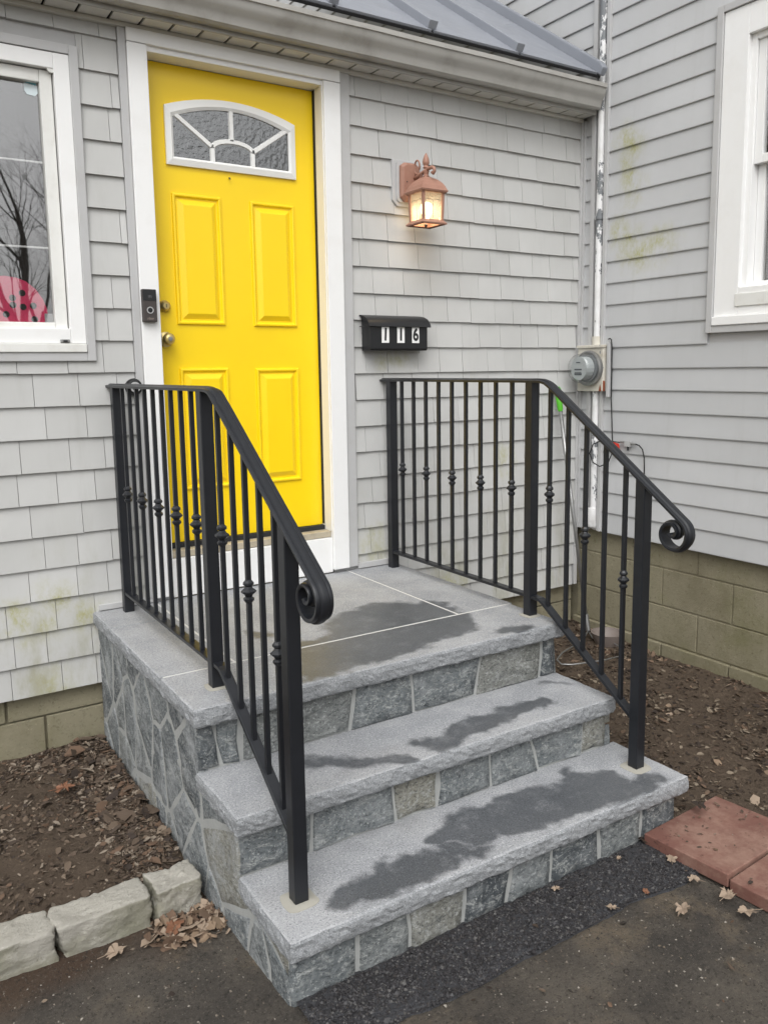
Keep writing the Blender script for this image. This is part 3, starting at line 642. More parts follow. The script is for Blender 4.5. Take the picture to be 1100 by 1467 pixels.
def riser(xs, z0, z1, yf, seed):
    r_ = random.Random(seed); g = .0055
    for a, c in zip(xs, xs[1:]):
        j = lambda: r_.uniform(-.008,.008)
        gg = g*r_.uniform(.6,1.5); a0 = a if a == xs[0] else a+gg; c1 = c if c == xs[-1] else c-gg
        sA = 0 if a == xs[0] else sl_[xs.index(a)]; sC = 0 if c == xs[-1] else sl_[xs.index(c)]
        poly = [(a0-sA,z0+r_.uniform(0,.010)),(c1-sC,z0+r_.uniform(0,.010)),(c1+sC,z1-r_.uniform(.001,.005)),(a0+sA,z1-r_.uniform(.001,.005))]
        stone_prism(poly, lambda u, v, h: (u, yf-h, v), .008, M['stone'], stoop, r_, .005)
sl_ = [0,-.01,.0,.012,-.006,.016,.006,0,0,0]
riser([-.355,-.294,-.215,.185,.428,.724,1.035,1.105], L2-.002, L1-T, -1.197, 5)
sl_ = [0,.004,-.006,.004,-.004,-.022,.004,0,0,0]
riser([-.342,-.113,.175,.340,.563,.757,.993,1.108], L3-.002, L2-T, -1.466, 6)
sl_ = [0,.002,-.004,.006,.014,.004,-.006,.004,0,0]
riser([-.328,-.135,.032,.221,.395,.562,.774,.974,1.146], .015, L3-T, -1.757, 7)
# irregular veneer on the two side faces
def clip(poly, nx, ny, d):
    out = []
    for i in range(len(poly)):
        a, c = poly[i], poly[(i+1) % len(poly)]; da = a[0]*nx+a[1]*ny-d; dc = c[0]*nx+c[1]*ny-d
        if da <= 0: out.append(a)
        if da*dc < 0: f = da/(da-dc); out.append((a[0]+(c[0]-a[0])*f, a[1]+(c[1]-a[1])*f))
    return out
PROF = [(.004,-.02),(1.752,-.02),(1.752,L3-.062),(1.462,L3-.062),(1.462,L2-.062),(1.195,L2-.062),(1.195,L1-.062),(.004,L1-.062)]
def veneer(seed, xf, sgn, n, m):
    r_ = random.Random(seed); pts = []
    while len(pts) < n:
        s_, z_ = r_.uniform(.0,1.8), r_.uniform(-.05,.62)
        if z_ > (L1 if s_ < 1.2 else L2 if s_ < 1.47 else L3): continue
        if all(((s_-a)*1.0)**2 + ((z_-c)*.8)**2 > .0160*r_.uniform(.15,2.2) for a, c in pts): pts.append((s_, z_))
    wt = [r_.uniform(0,.010) for _ in pts]
    for i, (s_, z_) in enumerate(pts):
        poly = list(PROF); st = .8
        for j, (a, c) in enumerate(pts):
            if i == j or abs(a-s_) > .7: continue
            nx, ny = a-s_, (c-z_)*st*st; ln = math.hypot(nx, ny); nx, ny = nx/ln, ny/ln; wd = (wt[i]-wt[j])/(2*ln)
            mx, mz = (a+s_)/2, (c+z_)/2
            poly = clip(poly, nx, ny, mx*nx+mz*ny + wd - r_.uniform(.003,.008))
            if len(poly) < 3: break
        cl = []
        for q in poly:
            if not cl or math.hypot(q[0]-cl[-1][0], q[1]-cl[-1][1]) > .012: cl.append(q)
        if len(cl) > 3 and math.hypot(cl[0][0]-cl[-1][0], cl[0][1]-cl[-1][1]) < .012: cl.pop()
        if len(cl) < 3: continue
        ar = abs(sum(cl[k][0]*cl[(k+1)%len(cl)][1]-cl[(k+1)%len(cl)][0]*cl[k][1] for k in range(len(cl))))/2
        if ar < .0006: continue
        stone_prism(cl, lambda u, v, h: (xf(u)+sgn*h, -u, v), .0012, m, stoop, r_, .0010)
xl = lambda s: -.3585 if s < 1.1 else -.3585 + .042*(s-1.1)
veneer(11, xl, -1, 30, M['stone_side'])
veneer(12, lambda s: 1.106 if s < 1.46 else 1.141, 1, 34, M['stone'])
# backing for the side veneer
PQ = [(.004,-.02),(1.1,-.02),(1.1,L1-.062),(.004,L1-.062)]
MB().rings([[(-.3582,-u,v) for u, v in PQ], [(-.30,-u,v) for u, v in PQ]]).build('side_mortar', M['mortar'], stoop)
b = MB(); PS = [(1.1,-.02),(1.752,-.02),(1.752,L3-.062),(1.462,L3-.062),(1.462,L2-.062),(1.195,L2-.062),(1.195,L1-.062),(1.1,L1-.062)]
b.rings([[(xl(u)+.0003,-u,v) for u, v in PS], [(-.30,-u,v) for u, v in PS]]).build('side_mortar', M['mortar'], stoop)

# ================================================================ RAILINGS
def rail_profile(): return [(-.0215,-.006),(.0215,-.006),(.0235,-.001),(.0235,.003),(.0165,.0055),(.0125,.0045),(.0085,.0095),(0,.0110),(-.0085,.0095),(-.0125,.0045),(-.0165,.0055),(-.0235,.003),(-.0235,-.001)]
def sweep(path, prof, xc):
    rg = []
    for i, p in enumerate(path):
        a = Vector(path[max(i-1,0)]); c = Vector(path[min(i+1,len(path)-1)]); tt = (c-a).normalized(); nn = Vector((-tt.y, tt.x))
        rg.append([(xc+u, -(p[0]+nn.x*h), p[1]+nn.y*h) for u, h in prof])
    return MB().rings(rg)
SB, SLP = 1.185, .70
def top_z(s): return 1.578 if s < SB else 1.578 - SLP*(s-SB)
def make_rail(xc, label):
    root = thing('stair_railing', (xc, -.85, L1), label, 'railing')
    path = [(.0,1.578),(.3,1.578),(.7,1.578),(1.05,1.578),(1.13,1.578),(1.155,1.5765),(1.178,1.571),(1.20,1.558),(1.222,1.5425)]
    s = 1.25
    while s < 1.79: path.append((s, 1.578-SLP*(s-1.173))); s += .05
    p = Vector((1.812, 1.578-SLP*(1.812-1.173))); path.append(tuple(p))
    h = -math.atan(SLP); rad = .066; tot = 0
    while tot < R(560):
        rad_ = .052 if tot < R(150) else max(.017, .052 - .0068*(tot-R(150)))
        d = R(9); h -= d/2; p = p + Vector((math.cos(h), math.sin(h)))*rad_*d; h -= d/2; tot += d; path.append(tuple(p))
    tr_ = sweep(path, rail_profile(), xc).build('top_rail', M['iron'], root, smooth=35)
    bp = [(.09,.722),(.6,.722),(1.10,.722),(1.150,.721),(1.168,.714)]
    s = 1.20
    while s < 1.62: bp.append((s, .722-.675*(s-1.158))); s += .06
    bp.append((1.628, .722-.675*(1.628-1.158)))
    bz = lambda s: .722 if s < 1.158 else .722-.675*(s-1.158)
    sweep(bp, [(-.0165,-.006),(.0165,-.006),(.0165,.006),(-.0165,.006)], xc).build('bottom_rail', M['iron'], root, bevel=.0015)
    for s_, z0 in ((.080,L1),(1.090,L1),(1.645,L3)):
        tz = lambda q: (1.5735 if q < 1.15 else 1.578-SLP*(q-1.173)-.002)
        pq = [(s_-.020,z0-.01),(s_+.020,z0-.01),(s_+.020,tz(s_+.020)),(s_-.020,tz(s_-.020))]
        po = MB().rings([[(xc-.020,-u,v) for u, v in pq],[(xc+.020,-u,v) for u, v in pq]]).build('post', M['iron'], root, bevel=.003)
    ss = [.172+.1*i for i in range(9)] + [1.192,1.288,1.380,1.474,1.566]
    for i, s_ in enumerate(ss):
        tp = (1.575 if s_ < 1.17 else 1.578-SLP*(s_-1.173)) - .003
        ba = MB().box(xc-.0068,xc+.0068,-s_-.0068,-s_+.0068,bz(s_),tp).build('baluster', M['iron'], root)
        col_ = (i % 2 == 0) if i < 9 else (i % 2 == 1)
        if col_:
            zc = 1.146 if s_ < 1.2 else 1.146 - .685*(s_-1.19)
            MB().lathe([(.008,-.034),(.015,-.026),(.0155,-.020),(.010,-.015),(.012,-.010),(.0215,-.002),(.0215,.002),(.012,.010),(.010,.015),(.0155,.020),(.015,.026),(.008,.034)], (xc,-s_,zc), 'z', 8, R(22.5)).build('collar', M['iron'], ba)
    return root
RX = {-1: -.247, 1: 1.077}
make_rail(RX[-1], 'black iron railing with scroll end at the left side of the steps')
make_rail(RX[1], 'black iron railing with scroll end at the right side of the steps')
for s_, z, xs in ((1.645,L3,(-.247,1.077)),(1.09,L1,(-.247,1.077))):
    for x in xs:
        rr = random.Random(int(x*100+s_*7)); w = .046 if s_ > 1.2 else .036
        pl = [(x+w*(1+.05*rr.uniform(-1,1))*math.copysign(abs(math.cos(a))**.5,math.cos(a)), -s_+w*(1+.05*rr.uniform(-1,1))*math.copysign(abs(math.sin(a))**.5,math.sin(a))) for a in [2*math.pi*i/20 for i in range(20)]]
        MB().rings([[(u,v,z-.004) for u,v in pl], [(u,v,z+.0015) for u,v in pl], [(x+(u-x)*.6,-s_+(v+s_)*.6,z+.004) for u,v in pl]]).build('anchor_cement', M['cement'], stoop)

# ================================================================ WALL FITTINGS
# lantern
lx, ly = 1.245, -.150
lan = thing('wall_lantern', (lx, -.02, 2.31), 'lit pinkish copper coach lantern on the shingled wall', 'wall lamp')
b = MB().prism([(1.135,2.445),(1.160,2.418),(1.335,2.418),(1.335,2.637),(1.135,2.637)], 'y', -.024, -.001).build('mounting_block', M['trim_grey'], lan, bevel=.004)
MB().prism([(1.155,2.448),(1.168,2.436),(1.325,2.436),(1.325,2.622),(1.155,2.622)], 'y', -.032, -.0245).build('block_face', M['trim_grey'], b, bevel=.004)
bp_ = [(lx+.060*math.cos(a), 2.53+.092*math.sin(a)) for a in ()]
W_, H_ = .056, .095
pl = [(1.225-W_,2.46),(1.225-W_*.6,2.438),(1.225+W_*.6,2.438),(1.225+W_,2.46),(1.225+W_,2.605),(1.225+W_*.6,2.622),(1.225-W_*.6,2.622),(1.225-W_,2.605)]
bk = MB().rings([[(x,-.032,z) for x,z in pl],[(x,-.046,z) for x,z in pl],[(1.225+(x-1.225)*.82,-.058,2.53+(z-2.53)*.88) for x,z in pl]]).build('backplate', M['copper'], lan, bevel=.003)
for dx in (-.028,.028): MB().lathe([(0,-.062),(.003,-.061),(.0035,-.056)], (1.225+dx,0,2.53), 'y', 8).build('screw', M['lead'], bk)
arm = MB()
arm.tube([(lx,-.05,2.548),(lx,-.09,2.556),(lx,-.13,2.566),(lx,-.17,2.574),(lx,-.200,2.574),(lx,-.216,2.566),(lx,-.219,2.552),(lx,-.208,2.545),(lx,-.198,2.552)], [.011,.010,.009,.009,.009,.008,.008,.008,.007], 8)
arm.tube([(lx,-.052,2.538),(lx,-.08,2.535),(lx,-.105,2.545),(lx,-.12,2.558)], [.006]*4, 6)
arm.tube([(lx,-.055,2.522),(lx,-.075,2.515),(lx,-.095,2.522),(lx,-.088,2.533),(lx,-.076,2.528)], [.005]*5, 6)
arm.build('arm', M['copper'], lan, smooth=True)
MB().tube([(lx,-.075+.022*math.cos(a), 2.598+.032*math.sin(a)) for a in [R(-100+i*22) for i in range(15)]], .0045, 7).build('scroll', M['copper'], lan, smooth=True)
MB().lathe([(.010,2.535),(.017,2.541),(.011,2.548),(.013,2.556),(.016,2.566),(.010,2.574),(.015,2.582),(.010,2.590),(.016,2.600),(.017,2.606),(.014,2.622),(.008,2.638),(.002,2.648)], (lx,ly,0), 'z', 14).build('finial', M['copper'], lan, smooth=50)
def sq(h, z): return [(lx-h,ly-h,z),(lx+h,ly-h,z),(lx+h,ly+h,z),(lx-h,ly+h,z)]
MB().rings([sq(.066,2.458),sq(.074,2.464),sq(.076,2.470),sq(.072,2.475),sq(.066,2.490),sq(.055,2.508),sq(.040,2.523),sq(.022,2.534),sq(.012,2.540)], True, False, True).build('lantern_roof', M['copper'], lan)
for sx in (-1,1):
    for sy in (-1,1):
        b = MB(); t0, b0 = .057, .053
        b.rings([[(lx+sx*b0+u*.006, ly+sy*b0+v*.006, 2.332) for u,v in ((-1,-1),(1,-1),(1,1),(-1,1))], [(lx+sx*t0+u*.006, ly+sy*t0+v*.006, 2.462) for u,v in ((-1,-1),(1,-1),(1,1),(-1,1))]]).build('corner_bar', M['copper'], lan)
b = MB().rings([sq(.070,2.314),sq(.072,2.320),sq(.064,2.328),sq(.058,2.335),sq(.047,2.335),sq(.047,2.316)], True, False, False).build('base_frame', M['copper'], lan)
MB().lathe([(0,-.012),(.006,-.010),(.008,0),(.004,.004)], (lx-.01,ly-.01,2.316), 'z', 10).build('base_nut', M['lead'], lan)
for q in range(4):
    a, c = ((-1,-1),(1,-1)) if q == 0 else ((1,-1),(1,1)) if q == 1 else ((1,1),(-1,1)) if q == 2 else ((-1,1),(-1,-1))
    A0 = Vector((lx+a[0]*.0535, ly+a[1]*.0535, 2.337)); B0 = Vector((lx+c[0]*.0535, ly+c[1]*.0535, 2.337)); A1 = Vector((lx+a[0]*.0565, ly+a[1]*.0565, 2.460)); B1 = Vector((lx+c[0]*.0565, ly+c[1]*.0565, 2.460))
    nn = (B0-A0).cross(A1-A0).normalized()*.0006
    pn = MB().rings([[A0-nn,B0-nn,B1-nn,A1-nn],[A0+nn,B0+nn,B1+nn,A1+nn]]).build('pane', M['glass_lamp'], lan)
    P2 = lambda f, g: (A0.lerp(B0, f)).lerp(A1.lerp(B1, f), g) + nn*2.5
    b = MB(); b.tube([P2(.08,.70),P2(.2,.74),P2(.35,.74),P2(.5,.70),P2(.65,.74),P2(.8,.74),P2(.92,.70)], .0011, 5); b.tube([P2(.5,.02),P2(.5,.7)], .0011, 5); b.build('came', M['lead'], pn)
MB().lathe([(.012,-.045),(.013,-.030),(.022,-.012),(.029,.008),(.030,.020),(.024,.036),(.012,.044),(.003,.046)], (lx,ly,2.378), 'z', 16).build('bulb', M['bulb'], lan, smooth=True)
pt = bpy.data.lights.new('lamp_glow', 'POINT'); pt.energy = .7; pt.color = (1.0,.74,.44); pt.shadow_soft_size = .03
po = bpy.data.objects.new('lamp_glow', pt); COL.objects.link(po); po.location = (lx,ly,2.352-.0); po.parent = lan; po.matrix_parent_inverse = Matrix.Translation(-lan.location)

# mailbox
mb = thing('mailbox', (1.115,-.01,1.72), 'black wall mailbox with house number 116 beside the door', 'mailbox')
MB().prism([(-.014,1.722),(-.088,1.722),(-.094,1.730),(-.096,1.850),(-.07,1.878),(-.014,1.892)], 'x', .952, 1.285).build('body', M['black'], mb, bevel=.003)
MB().prism([(-.014,1.894),(-.05,1.888),(-.082,1.874),(-.103,1.853),(-.110,1.836),(-.107,1.834),(-.099,1.850),(-.079,1.869),(-.05,1.882),(-.014,1.888)], 'x', .940, 1.297).build('lid', M['black'], mb, smooth=35)
MB().box(.940,.9425,-.108,-.014,1.836,1.840).build('lid_flange', M['black'], mb)
box('hook', (1.243,1.249,-.08,-.074,1.708,1.723), M['steel'], mb)
def text_mesh(body, size, sx=1.0):
    cu = bpy.data.curves.new('t', 'FONT'); cu.body = body; cu.size = size; cu.align_x = 'CENTER'; cu.align_y = 'CENTER'; cu.extrude = .0003; cu.offset = size*.032
    o = bpy.data.objects.new('t', cu); COL.objects.link(o); dg = bpy.context.evaluated_depsgraph_get(); dg.update()
    me = bpy.data.meshes.new_from_object(o.evaluated_get(dg)); bpy.data.objects.remove(o)
    me.transform(Matrix.Diagonal((sx,1,1,1))); me.transform(Matrix.Rotation(R(90),4,'X')); return me
for d, x, tl in (('1',1.036,3),('1',1.125,1),('6',1.212,-1)):
    pl = box('number_plate', (x-.021,x+.021,-.0982,-.0962,1.758,1.834), M['white_plain'], mb)
    me = text_mesh(d, .082, .82); me.transform(Matrix.Rotation(R(tl),4,'Y')); me.transform(Matrix.Translation((x,-.0988,1.796)))
    link('digit', me, M['black'], pl)

# doorbell
db = thing('doorbell', (-.083,-.035,1.84), 'black video doorbell on the white casing left of the door', 'doorbell')
MB().box(-.113,-.055,-.060,-.034,1.838,1.970).build('body', NT('doorbell_grey', .45).col(srgb(64,58,56)).m, db, bevel=.004)
MB().box(-.1115,-.0565,-.0615,-.0595,1.924,1.968).build('camera_panel', M['black'], db)
MB().lathe([(0,-.066),(.009,-.065),(.011,-.061)], (-.084,0,1.936), 'y', 14).build('lens', M['glass_meter'], db)
MB().lathe([(.0105,-.0605),(.0105,-.0625),(.0140,-.0625),(.0140,-.0605)], (-.084,0,1.885), 'y', 24).build('button_ring', M['silver'], db)
MB().lathe([(0,-.0622),(.0095,-.0618),(.0100,-.0600)], (-.084,0,1.885), 'y', 20).build('button', M['black'], db)
me = text_mesh('ring', .017); me.transform(Matrix.Translation((-.084,-.0606,1.851))); link('lettering', me, M['grey_plastic'], db)
# small round camera low on the wall, half hidden by the rail
sc = thing('security_light', (-.150,-.02,1.57), 'small round black wall light peeking above the left railing', 'wall light')
MB().lathe([(.034,-.0145),(.036,-.030),(.030,-.048),(.026,-.050)], (-.160,0,1.572), 'y', 18).build('housing', M['rubber'], sc, smooth=40)
MB().lathe([(.014,-.048),(.014,-.0535),(.021,-.0535),(.022,-.048)], (-.160,0,1.572), 'y', 18).build('lens_ring', M['silver'], sc)

# service conduit, meter, cables
cd = thing('service_conduit', (Xr-.02,-.148,.70), 'white conduit pipe with flaking paint running up the inside corner', 'pipe')
MB().tube([(Xr-.016,-.150,.80),(Xr-.016,-.150,1.2),(Xr-.016,-.150,1.495)], .0215, 14).build('lower_pipe', M['conduit'], cd, smooth=40)
MB().tube([(Xr-.016,-.150,1.755),(Xr-.016,-.150,2.4),(Xr-.016,-.150,3.2),(Xr-.016,-.150,4.2),(Xr-.016,-.150,5.6)], .0215, 14).build('upper_pipe', M['conduit'], cd, smooth=40)
MB().tube([(Xr-.016,-.150,1.752),(Xr-.016,-.150,1.80)], .030, 12).build('coupling', M['box_old'], cd, smooth=40)
MB().tube([(Xr-.016,-.150,2.44),(Xr-.016,-.150,2.46)], .027, 12).build('coupling', M['conduit'], cd, smooth=40)
MB().tube([(Xr-.028,-.148,.815),(Xr-.03,-.148,.76),(Xr-.024,-.148,.722),(Xr+.01,-.148,.705)], [.029,.031,.030,.028], 12).build('elbow', M['conduit'], cd, smooth=40)
em = thing('electric_meter', (2.40,-.135,1.49), 'round glass electric meter on a weathered rusty box', 'electric meter')
eb = MB().box(2.385,2.4285,-.232,-.040,1.492,1.748).build('meter_box', M['box_old'], em, bevel=.004)
MB().box(2.376,2.4285,-.236,-.036,1.736,1.752).build('box_lip', M['box_old'], eb, bevel=.003)
t = NT('rust', .85); t.col(t.mix(t.noise(25, 6), srgb(150,72,30), srgb(92,40,26))); M['rust'] = t.m
MB().prism([(-.2345,1.494),(-.2345,1.545),(-.2325,1.552),(-.2325,1.494)], 'x', 2.388, 2.402).build('rust_patch', M['rust'], eb)
MB().prism([(-.225,1.4935),(-.205,1.4935),(-.214,1.535)], 'x', 2.3836, 2.3846).build('rust_patch', M['rust'], eb)
mc = (2.384,-.138,1.622)
MB().lathe([(.097,.0),(.099,-.008),(.099,-.022),(.090,-.026),(.086,-.022)], mc, 'x', 28).build('ring', M['steel'], em, smooth=40)
MB().lathe([(.083,-.020),(.082,-.080),(.078,-.098),(.066,-.108),(.0,-.110)], mc, 'x', 28).build('glass_dome', M['glass_meter'], em, smooth=40)
MB().lathe([(.080,-.018),(.079,-.028),(.0,-.028)], mc, 'x', 24).build('meter_base', NT('meter_grey', .5).col(srgb(112,115,117)).m, em)
fcm = NT('meter_face', .5).col(srgb(164,168,168)).m
fc = MB().prism([(mc[1]+.060*math.cos(a), mc[2]+.066*math.sin(a)) for a in [2*math.pi*i/20 for i in range(20)]], 'x', mc[0]-.090, mc[0]-.030).build('meter_face', fcm, em)
for z, hgt, w in ((.030,.006,.03),(-.010,.008,.055),(-.024,.004,.05),(-.038,.012,.055)):
    MB().box(mc[0]-.0915,mc[0]-.0898,mc[1]-w/2+.005,mc[1]+w/2+.005,mc[2]+z,mc[2]+z+hgt).build('display', NT('meter_print', .6).col(srgb(70,74,78)).m, fc)
tag(box('cable_cover', (Xr-.040,Xr-.0140,-.262,-.243,1.46,1.765), M['trim_grey'], None, bevel=.003), 'narrow grey cable cover beside the meter box', 'cable cover')
xk = Xr-.026
tag(MB().tube([(Xr-.02,-.236,1.782),(xk,-.255,1.785),(xk-.006,-.268,1.778),(xk-.004,-.272,1.74),(xk,-.271,1.6),(xk,-.272,1.45),(xk,-.280,1.34),(xk-.004,-.290,1.24),(xk-.006,-.300,1.16),(xk-.012,-.270,1.09),(xk-.018,-.215,1.066),(xk-.02,-.165,1.085),(xk-.02,-.138,1.135),(xk-.018,-.160,1.19),(xk-.014,-.215,1.212),(xk-.01,-.29,1.214),(xk-.008,-.345,1.212)], .0035, 7).build('looped_cable', M['rubber'], None, smooth=True), 'black cable dropping from the meter and looping once', 'cable')
sp_ = thing('cable_splitter', (xk,-.39,1.2), 'small metal cable splitter with a red tag on the lap siding', 'splitter')
MB().box(xk-.004,xk+.010,-.420,-.375,1.190,1.222).build('body', M['silver'], sp_, bevel=.003)
for y0, y1, z in ((-.375,-.345,1.214),(-.455,-.42,1.208)): MB().tube([(xk,y0,z),(xk,y1,z)], .006, 8).build('connector', M['steel'], sp_)
MB().tube([(xk,-.400,1.192),(xk,-.400,1.170)], .005, 8).build('connector', M['rubber'], sp_)
MB().prism([(-.300,1.212),(-.345,1.205),(-.352,1.180),(-.320,1.140),(-.305,1.150)], 'x', xk-.012, xk-.010).build('tag', M['red'], sp_)
tag(MB().tube([(xk,-.455,1.208),(xk-.005,-.482,1.204),(xk-.008,-.508,1.185),(xk-.006,-.520,1.14),(xk-.004,-.522,1.05),(xk-.004,-.512,.98),(xk-.006,-.500,.91),(xk-.006,-.506,.886)], .0035, 7).build('hanging_cable', M['rubber'], None, smooth=True), 'short black cable hanging from the splitter on the right wall', 'cable')

# mop leaning in the corner
mp = thing('mop', (2.24,-.27,.09), 'steel mop handle with green grip leaning in the corner', 'mop')
A, B = Vector((2.222,-.045,1.520)), Vector((2.268,-.258,.20))
A2 = A.lerp(B, .105)
MB().tube([A, A.lerp(A2,.1), A.lerp(A2,.9), A2], [.012,.019,.016,.012], 12).build('grip', M['green'], mp, smooth=50)
MB().tube([A2, A2.lerp(B,.5), B], .0115, 10).build('pole', M['steel'], mp, smooth=True)
C1 = Vector((2.268,-.275,.135))
MB().tube([B+Vector((0,0,.03)), B, C1], [.012,.017,.014], 10).build('clamp', M['steel'], mp, smooth=50)
zz = .115
MB().tube([C1, (2.26,-.315,.105), (2.285,-.375,.100), (2.300,-.43,.102), (2.262,-.52,.104), (2.175,-.612,.105), (2.03,-.600,.104), (1.86,-.555,.104), (1.815,-.525,.106), (1.83,-.475,.112), (1.93,-.415,.115), (2.06,-.375,.118), (2.19,-.315,.115), C1], .0042, 7).build('wire_frame', M['steel'], mp, smooth=True)
# low pot with an orange leaf
pt_ = thing('plant_saucer', (2.31,-.36,.08), 'low grey plastic bowl on the soil beside the mop', 'bowl')
MB().lathe([(.062,-.02),(.085,.03),(.092,.055),(.094,.06),(.088,.06),(.080,.03),(.055,.005),(0,.005)], (2.318,-.375,.085), 'z', 20).build('bowl', M['grey_plastic'], pt_, smooth=45)

# ================================================================ STONES, PAVERS
def rock_box(name, c, hx, hy, hz, rz, m, seed, label, cat, group, rnd=.35, amp=.012, tilt=0):
    bm = bmesh.new(); bmesh.ops.create_cube(bm, size=2.0); bmesh.ops.subdivide_edges(bm, edges=bm.edges, cuts=19, use_grid_fill=True)
    for v in bm.verts:
        p = v.co.copy(); q = Vector([math.copysign(1-(1-abs(x))**1, x) for x in p])
        r = .10
        core_ = Vector([max(-1+r, min(1-r, x)) for x in p]); d = p - core_
        if d.length > 1e-6: p = core_ + d.normalized()*r if d.length > r*.98 else p
        p = Vector((p.x*hx, p.y*hy, p.z*hz))
        n_ = p.normalized(); w = p*9 + Vector((seed*3.1, seed, 0))
        p += n_*amp*(noise.noise(w) + .6*noise.noise(w*2.6) + .45*noise.noise(w*6) + .35*noise.noise(w*14))
        p.x += .12*hx*noise.noise(Vector((p.y*8, p.z*8, seed)))
        v.co = Matrix.Rotation(rz,3,'Z') @ (Matrix.Rotation(tilt,3,'X') @ p) + Vector(c)
    me = bpy.data.meshes.new(name); bm.to_mesh(me); bm.free()
    for f in me.polygons: f.use_smooth = True
    o = link(name, me, m); return tag(o, label, cat, group)
G = 'granite curb blocks along the planting bed'
rock_box('curb_block', (-.945,-1.190,.055), .148, .058, .062, R(-1), M['curb'], 1, 'leftmost rough granite curb block, cut off by the photo edge', 'curb block', G)
rock_box('curb_block', (-.662,-1.192,.056), .128, .058, .062, R(1), M['curb'], 2, 'long pale granite curb block between two others', 'curb block', G)
rock_box('curb_block', (-.450,-1.188,.056), .070, .058, .064, R(4), M['curb'], 3, 'short brownish curb block touching the stone stoop', 'curb block', G)
def paver(c, hx, hy, rz, tx, ty, label):
    b = MB().box(-hx,hx,-hy,hy,-.022,.022); o = b.build('terracotta_paver', M['paver'], None, bevel=.005, segs=3)
    o.location = c; o.rotation_euler = (tx, ty, rz); return tag(o, label, 'paver', 'red pavers beside the steps')
paver((1.193,-1.915,.050), .212, .153, R(4), R(-1.5), R(1), 'dark red terracotta paver lying against the bottom step')
paver((1.205,-2.232,.052), .205, .155, R(3), R(-1), R(-1), 'paler red terracotta paver cut off by the right photo edge')
paver((1.63,-2.12,.056), .205, .155, R(5), R(0), R(1), 'red terracotta paver behind the two front ones, outside the photo') if False else None

# ================================================================ LITTER
def leaf_bits(name, n, area, zf, m, size, label, ok=lambda x, y: True, lift=.004, tilt=.5, dens=None):
    rr = random.Random(len(name)*13+n); b = MB(); c = 0; tries = 0
    while c < n and tries < n*12:
        tries += 1
        x, y = rr.uniform(*area[0]), rr.uniform(*area[1])
        if not ok(x, y) or (dens and rr.random() > dens(x, y)): continue
        s = size[0]*math.exp(rr.gauss(0, size[1])); s = min(s, size[0]*3.2); a = rr.uniform(0, 6.283)
        ax = Matrix.Rotation(a, 3, 'Z') @ Matrix.Rotation(rr.gauss(0, tilt), 3, 'X') @ Matrix.Rotation(rr.gauss(0, tilt*.6), 3, 'Y')
        w = rr.uniform(.25,.75); cu = rr.uniform(-.35,.35); z = zf(x, y) + lift*rr.random() + s*.12
        pts = [(-1,0,0),(-.35,w*rr.uniform(.7,1.1),cu),(.45,w*rr.uniform(.6,1.1),cu*.8),(1,rr.uniform(-.2,.2),cu*.3),(.4,-w*rr.uniform(.6,1.1),cu*.7),(-.4,-w*rr.uniform(.7,1.1),cu)]
        P = [ax @ (Vector(p)*s) + Vector((x, y, z)) for p in pts]
        b.add(P, [(0,1,2,3),(0,3,4,5)]); c += 1
    return tag(b.build(name, m, fix=False), label, 'leaf litter', kind='stuff')
clump = lambda x, y: max(.22, min(1, .55 + 1.5*nz(x, y, 7, 4) + .8*nz(x, y, 19, 9)))
onL = lambda x, y: x < -.372 and y > -1.135
leaf_bits('leaf_litter', 11000, ((-1.15,-.372),(-1.14,.02)), bedL, M['litter'], (.0050,.6), 'brown crumbled leaves covering the left planting bed', onL, .006, .55, lambda x, y: min(1, .13 + .9*max(0, (x+.66)/.25)**1.2 + .5*max(0, (y+.25)/.25)*(nz(x,y,6)>-.1))*clump(x,y))
leaf_bits('leaf_litter', 330, ((-1.1,-.372),(-1.13,.02)), bedL, M['litter'], (.018,.35), 'larger dry leaves on the left planting bed', onL, .010, .5, lambda x, y: .06+.94*min(1, max(0, (x+.60)/.2)))
onR = lambda x, y: (x > 1.13 or y < -1.80) and x < 2.45 and not (.98 < x < 1.42 and -2.4 < y < -1.75)
leaf_bits('mulch_litter', 13000, ((1.0,2.45),(-2.1,.02)), bedR, M['mulch'], (.0060,.6), 'dark mulch and leaf bits covering the right garden bed', onR, .005, .5, clump)
leaf_bits('mulch_litter', 300, ((1.1,2.45),(-1.9,.02)), bedR, M['leaf'], (.016,.35), 'dry tan leaves scattered over the right garden bed', onR, .006, .5, lambda x, y: (.12 + .88*(x > 2.2 or y < -1.58))*clump(x,y))
